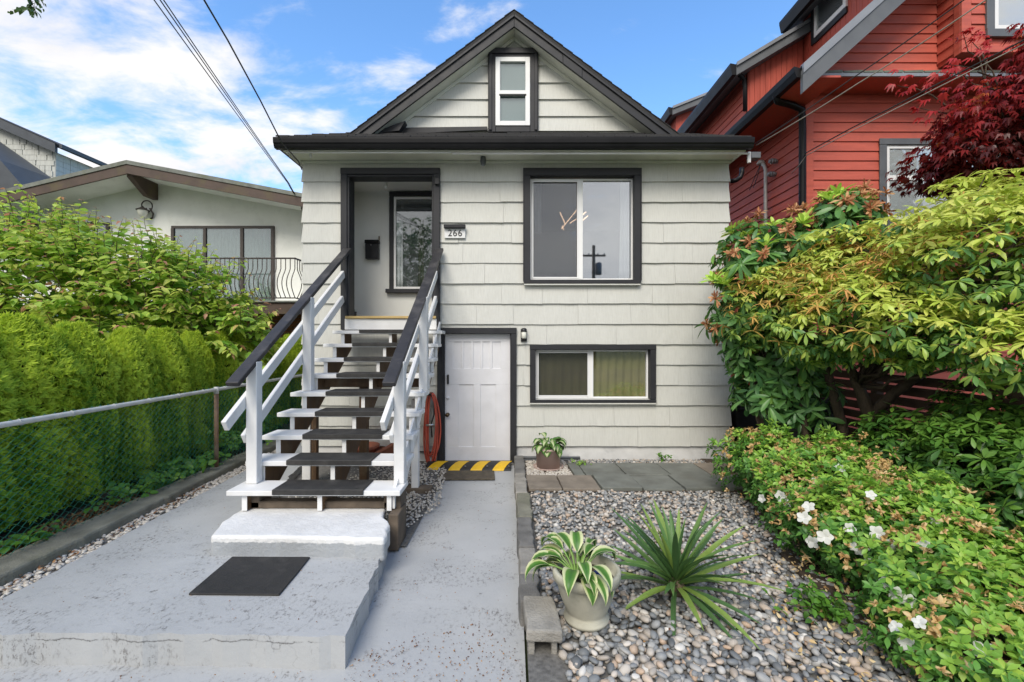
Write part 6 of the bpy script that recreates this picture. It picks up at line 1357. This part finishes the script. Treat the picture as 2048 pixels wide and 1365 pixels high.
# ---- azaleas in front
def azalea(label, ells, n, base, seed, white):
    r = np.random.default_rng(seed); a = thing('azalea', label, 'shrub', base, 'azaleas along the gravel')
    ap = ((0, .10), (.3, .75), (.6, 1), (1, .03))
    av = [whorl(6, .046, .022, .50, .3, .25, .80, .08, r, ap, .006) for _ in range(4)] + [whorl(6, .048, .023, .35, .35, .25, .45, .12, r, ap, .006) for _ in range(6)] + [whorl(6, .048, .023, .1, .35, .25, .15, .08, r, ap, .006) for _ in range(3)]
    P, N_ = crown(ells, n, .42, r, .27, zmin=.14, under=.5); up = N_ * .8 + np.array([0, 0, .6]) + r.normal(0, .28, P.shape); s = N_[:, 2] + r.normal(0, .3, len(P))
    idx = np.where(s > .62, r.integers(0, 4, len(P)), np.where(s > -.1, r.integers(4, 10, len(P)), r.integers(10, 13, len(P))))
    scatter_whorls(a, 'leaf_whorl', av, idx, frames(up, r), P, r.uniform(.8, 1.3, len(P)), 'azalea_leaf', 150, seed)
    fl = []
    for k in range(4):
        ps = []
        for i in range(7):
            v, q, e = leaf(.042 * r.uniform(.6, 1.1), .024, fold=r.uniform(-1, 1), curl=r.uniform(-.4, .9)); ps.append((v @ (rotz(r.uniform(0, 6.28)) @ roty(-r.uniform(-.2, 1.2)) @ rotx(r.normal(0, .6))).T, q, r.uniform(.2, .95)))
        fl.append(merge(ps))
    P2, N2 = crown(ells, int(n * .20), .16, r, .2, zmin=.2, under=.3); scatter_whorls(a, 'spent_flower', fl, r.integers(0, 4, len(P2)), frames(N2 + r.normal(0, .3, P2.shape), r), P2 + N2 * .012, r.uniform(.5, .95, len(P2)), 'azalea_spent', 150, seed + 1, 'spent_flowers')
    wf = []
    for k in range(3):
        ps = []
        for i in range(5):
            v, q, e = leaf(.042, .036, prof=((0, .3), (.4, .9), (.75, 1), (1, .3)), fold=.2, curl=.35); ps.append((v @ (rotz(i * 1.257 + r.normal(0, .1)) @ roty(-.6 + r.normal(0, .15))).T, q, r.uniform(.2, 1)))
        wf.append(merge(ps))
    P3, N3 = crown(ells, white * 14, .05, r, .17, zmin=.2, under=.2); vd = np.array([0, 0, CAMZ]) - P3; vd /= np.linalg.norm(vd, axis=1, keepdims=True); seen = (P3[:, 0] / P3[:, 1] < 1.08) & ((CAMZ - P3[:, 2]) / P3[:, 1] < .72); front = np.argsort(-(np.sum(N3 * vd, axis=1) + r.uniform(0, .5, len(P3)) + seen * 3))[:white]
    scatter_whorls(a, 'white_flower', wf, r.integers(0, 3, white), frames(N3[front] + np.array([-.2, -.4, .2]), r), P3[front] + N3[front] * .02, r.uniform(.6, 1.1, white), 'azalea_white', white, seed + 2)
    branches(a, 'stems', [base, (base[0] + .1, base[1] + .1, base[2]), (base[0] - .1, base[1] - .05, base[2])], [tuple(p - nn * .05) for p, nn in zip(P[::22], N_[::22])], .010, .003, 'twig', seed, 5, .06, 4)
azalea('rounded azalea with withered tan blossoms beside the stone pavers', [((2.55, 4.55, .42), (.42, .50, .38)), ((2.85, 3.95, .40), (.55, .55, .42)), ((3.15, 4.45, .36), (.5, .5, .36)), ((2.42, 3.85, .36), (.34, .42, .34))], 3000, (2.75, 4.2, .1), 301, 9)
azalea('azalea with a few open white flowers spilling over the pebbles', [((2.45, 3.15, .38), (.52, .50, .36)), ((2.65, 2.6, .30), (.60, .48, .36)), ((2.85, 3.25, .36), (.5, .5, .38)), ((2.35, 2.15, .20), (.55, .38, .26)), ((2.95, 2.6, .24), (.45, .42, .32))], 4300, (2.6, 2.7, .1), 311, 26)

# ---- darker glossy shrub under the pieris, right
r = np.random.default_rng(404)
ds = thing('evergreen_shrub', 'dark glossy evergreen shrub under the pieris branches', 'shrub', (3.75, 3.75, .1))
dv = [whorl(8, .085, .030, .15, .25, .3, .65, .1, r, prf, .01) for _ in range(4)] + [whorl(8, .088, .03, -.1, .3, .3, .25, .12, r, prf, .01) for _ in range(5)]
P, N_ = crown([((3.45, 3.95, .62), (.45, .5, .48)), ((3.5, 3.4, .66), (.48, .45, .48)), ((4.0, 3.8, .85), (.4, .5, .5)), ((3.45, 2.9, .58), (.42, .42, .42))], 1500, .4, r, .15, zmin=.15); up = N_ * .7 + np.array([0, 0, .7]) + r.normal(0, .22, P.shape)
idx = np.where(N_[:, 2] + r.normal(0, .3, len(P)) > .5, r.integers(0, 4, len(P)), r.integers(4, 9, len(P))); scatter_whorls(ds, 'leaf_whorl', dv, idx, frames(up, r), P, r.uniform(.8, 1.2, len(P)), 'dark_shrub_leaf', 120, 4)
branches(ds, 'stems', (3.75, 3.75, .08), [tuple(p - n_ * .05) for p, n_ in zip(P[::20], N_[::20])], .012, .004, 'twig', 5, 5, .06, 4)

# ---- red japanese maple reaching in from the right
r = np.random.default_rng(505)
mp_ = thing('japanese_maple', 'dark red japanese maple with feathery leaves before the red house', 'tree', (5.6, 4.7, .1))
mv = []
for k in range(5):
    ps = []
    for i, a in enumerate((-1.75, -1.05, -.48, 0, .48, 1.05, 1.75)):
        L_ = (.30, .55, .85, 1.0, .85, .55, .30)[i] * .085; v, q, e = diamond(L_, L_ * .32, .3, r.uniform(.1, .5)); ps.append((v @ rotz(a).T, q, 0.0))
    mv.append(merge(ps))
mell = [((5.05, 4.55, 3.80), (.75, .6, .50)), ((5.6, 4.4, 4.20), (.8, .6, .65)), ((4.75, 4.7, 3.55), (.55, .5, .36)), ((5.5, 4.6, 3.45), (.8, .6, .45)), ((6.1, 4.5, 4.3), (.8, .6, .8))]
P, N_ = crown(mell, 7500, .55, r, .2); nn = N_ * .5 + np.array([0, 0, .6]) + r.normal(0, .35, P.shape)
# leaf axis droops outward
ax = N_ * np.array([1, 1, .2]) + np.array([-.25, -.1, -.55]) + r.normal(0, .3, P.shape); ax /= np.linalg.norm(ax, axis=1, keepdims=True); y = np.cross(nn, ax); y /= np.linalg.norm(y, axis=1, keepdims=True); Rm = np.stack([ax, y, np.cross(ax, y)], axis=2)
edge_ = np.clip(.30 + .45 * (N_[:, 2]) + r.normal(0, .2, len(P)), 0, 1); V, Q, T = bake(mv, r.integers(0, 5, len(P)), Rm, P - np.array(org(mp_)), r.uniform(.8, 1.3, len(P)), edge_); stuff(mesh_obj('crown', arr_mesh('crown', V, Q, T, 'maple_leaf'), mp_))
tips = [PT(1832, 215, 4.75), PT(1795, 172, 4.8), PT(1925, 62, 4.7), PT(1940, 80, 4.7), PT(1900, 130, 4.7), PT(1850, 330, 4.8), PT(1880, 145, 4.6), PT(1960, 95, 4.5)]
tb = branches(mp_, 'limbs', [(5.05, 4.55, 3.6), (5.5, 4.5, 3.8)], [tuple(t) for t in tips] + [tuple(p) for p in P[::60]], .016, .003, seed=11, sides=5)
PP = []
for t in tips:
    for k in range(9): PP.append(np.array(t) + r.normal(0, .07, 3) + np.array([.05, 0, -.02]))
PP = np.array(PP); nn = np.array([0, -.5, 1.]) + r.normal(0, .35, PP.shape); ax = np.array([-.8, 0, -.3]) + r.normal(0, .4, PP.shape); ax /= np.linalg.norm(ax, axis=1, keepdims=True); y = np.cross(nn, ax); y /= np.linalg.norm(y, axis=1, keepdims=True); Rm = np.stack([ax, y, np.cross(ax, y)], axis=2)
scatter_whorls(mp_, 'leaf', [(v, q, np.full(len(v), .85)) for v, q, t in mv], r.integers(0, 5, len(PP)), Rm, PP, r.uniform(.8, 1.3, len(PP)), 'maple_leaf', len(PP), 5)
branches(mp_, 'trunk', (5.6, 4.7, .05), [(5.3, 4.6, 3.5), (5.7, 4.5, 3.9), (5.5, 4.6, 3.2)], .07, .03, seed=12)

# ---- yucca
r = np.random.default_rng(606); yc = (1.03, 2.85, .12)
yu = thing('yucca', 'spiky yucca rosette with long green blades in the pebbles', 'yucca', yc)
ypf = ((0, .55), (.12, .8), (.35, 1), (.6, .92), (.8, .66), (.93, .3), (1, .02)); ymes = []
for k in range(7):
    v, q, e = leaf(1.0, .078, prof=ypf, fold=r.uniform(.45, .9), curl=r.uniform(.05, .38)); ymes.append((v, q))
yobj = {}
for i in range(66):
    s = i / 66; el = 1.42 - 1.38 * s ** .9 + r.normal(0, .10); az = i * 2.39996 + r.normal(0, .15); k = r.integers(0, 7)
    if (k, i % 5) not in yobj: yobj[(k, i % 5)] = arr_mesh('blade', ymes[k][0], ymes[k][1], np.full(len(ymes[k][0]), [.35, .5, .2, .65, .9][i % 5]), 'yucca_blade')
    Ln = (.42 + .10 * math.sin(s * 3.0)) * r.uniform(.8, 1.12); M = rotz(az) @ roty(-el) @ rotx(r.normal(0, .25)); m4 = np.eye(4); m4[:3, :3] = M * Ln; b = M @ np.array([.035, 0, 0]); m4[:3, 3] = (b[0], b[1], .03 + .07 * (1 - s) + b[2] * .2)
    mesh_obj('blade', yobj[(k, i % 5)], yu, Matrix(m4.tolist()))
MB().lathe([(.05, 0), (.06, .03), (.045, .08), (.01, .1)], 12, yc).build('crown_base', 'twig', yu, smooth=True)

# ---- weeds and ground vines
def weed(label, c, rad, n, Ls, seed, h=.12, mat='weed_leaf', t=.5):
    r = np.random.default_rng(seed); w = thing('weed', label, 'weed', c, 'low weeds'); vr = [whorl(3, Ls, Ls * .8, .1, .25, .3, t, .12, r, ((0, .2), (.25, .95), (.5, .8), (.65, .9), (1, .05)), Ls * .15) for _ in range(4)]
    P = np.column_stack([r.normal(0, rad[0], n), r.normal(0, rad[1], n), np.abs(r.normal(h * .6, h * .35, n))]) ; V, Q, T = bake(vr, r.integers(0, 4, n), frames(np.column_stack([r.normal(.3, .35, n), r.normal(-.3, .35, n), np.ones(n)]), r), P, r.uniform(.7, 1.25, n), r.normal(0, .12, n)); stuff(mesh_obj('leaves', arr_mesh('leaves', V, Q, T, mat), w))
    branches(w, 'stems', tuple(c), [tuple(np.array(c) + p) for p in P[::4]], .003, .0015, 'twig', seed, 4, .08, 4)
weed('bright green vine sprawling at the foot of the fence post', (-3.62, 5.15, .2), (.08, .38, 0), 90, .07, 1, .16); weed('leafy vine on the soil midway along the kerb', (-3.60, 4.45, .2), (.06, .26, 0), 48, .065, 2, .13); weed('lone low bramble sprig near the leaf litter by the kerb', (-3.58, 3.35, .2), (.05, .12, 0), 16, .07, 3, .08)
weed('fresh green weed under the azalea edge on the pebbles', (1.78, 2.62, .11), (.09, .10, 0), 90, .038, 4, .12, t=.35); weed('small weed sprouting at the foundation wall', (XX(1325, 6.1), 6.08, .1), (.05, .02, 0), 18, .035, 5, .07); weed('tiny weed at the corner of the narrow paver', (XX(1165, 5.9), 5.86, .1), (.05, .03, 0), 16, .03, 6, .05, t=.9); weed('vines climbing by the hedge beyond the fence post', (-3.7, 6.4, .2), (.07, .4, 0), 80, .075, 7, .3)

# ---- twig of a street tree hanging into the upper left corner
r = np.random.default_rng(707); tr = thing('street_tree', 'small drooping tree twig with green leaves against the cloudy sky', 'tree', (-6.5, 1.2, -.05))
tp = PT(62, 15, 4.5)
mb = MB().tube([(-6.5, 1.2, -.1), (-6.45, 1.25, 2.5), (-6.4, 1.3, 5.0), (-6.2, 1.6, 6.2)], [.16, .13, .10, .06], 10); mb.build('trunk', 'bark', tr, smooth=True)
limb = [(-6.3, 1.45, 5.6), (-5.8, 2.6, 6.2), (-5.2, 3.8, 5.9), tuple(tp + Vector((-.1, -.1, .45))), tuple(tp + Vector((-.02, 0, .12))), tuple(tp + Vector((.06, 0, -.08)))]
MB().tube(limb, [.045, .03, .018, .008, .004, .002], 6).build('limb', 'bark', tr, smooth=True)
St = np.array([np.array(limb[3]) + (np.array(limb[5]) - np.array(limb[3])) * t + r.normal(0, .03, 3) for t in np.linspace(0, .9, 14)]); shoots(tr, St, np.array([.3, 0, -.8]) + r.normal(0, .45, St.shape), r.uniform(.10, .2, 14), 40, .07, .045, 'tree_leaf', r, tipcol=False, t0=.2, name='leaves', rtwig=.002)
cl, _ = crown([((-6.3, 1.5, 7.2), (1.8, 1.4, 1.2)), ((-6.0, 2.6, 7.0), (1.0, 1.0, .7))], 260, .4, r); shoots(tr, cl, r.normal(0, 1, cl.shape), r.uniform(.3, .5, len(cl)), 20, .10, .06, 'tree_leaf', r, tipcol=False, t0=.2, name='crown', rtwig=.004)

# ---- across the street: what the windows mirror
r = np.random.default_rng(808); sp = thing('street_tree', 'dark green street tree mirrored in the porch window', 'tree', (-6.6, -18.5, -.05))
MB().tube([(-6.6, -18.5, -.1), (-6.5, -18.5, 3), (-6.6, -18.4, 6.5)], [.25, .2, .1], 10).build('trunk', 'bark', sp, smooth=True)
cl, _ = crown([((-6.6, -18.5, 7.6), (2.6, 2.2, 2.6)), ((-7.8, -18, 6.2), (1.8, 1.6, 1.6)), ((-5.2, -18.6, 6.4), (1.6, 1.6, 1.6))], 520, .5, r); shoots(sp, cl, r.normal(0, 1, cl.shape), r.uniform(.7, 1.1, len(cl)), 9, .30, .2, 'dark_shrub_leaf', r, tipcol=False, t0=.2, name='crown', tw=False)
branches(sp, 'limbs', (-6.6, -18.4, 5.0), [tuple(p) for p in cl[::40]], .05, .02, seed=3)
up_ = thing('utility_pole', 'wooden utility pole mirrored in the upstairs front window', 'pole', (5.3, -17, -.05))
MB().tube([(5.3, -17, -.1), (5.3, -17, 7.9)], [.15, .10], 12).build('pole', 'weathered_wood', up_, smooth=True); bx('crossarm', 'weathered_wood', up_, 4.5, 6.1, -17.15, -17.06, 7.2, 7.32)
for xx in (4.6, 5.0, 5.6, 6.0): MB().lathe([(.03, 0), (.05, .02), (.03, .06), (.05, .09), (.01, .12)], 10, (xx, -17.1, 7.32)).build('insulator', 'grey_flashing', up_, smooth=True)
MB().lathe([(.18, 0), (.2, .02), (.2, .75), (.1, .8), (.02, .82)], 14, (5.62, -17, 6.0)).build('transformer', 'grey_trim', up_, smooth=True)
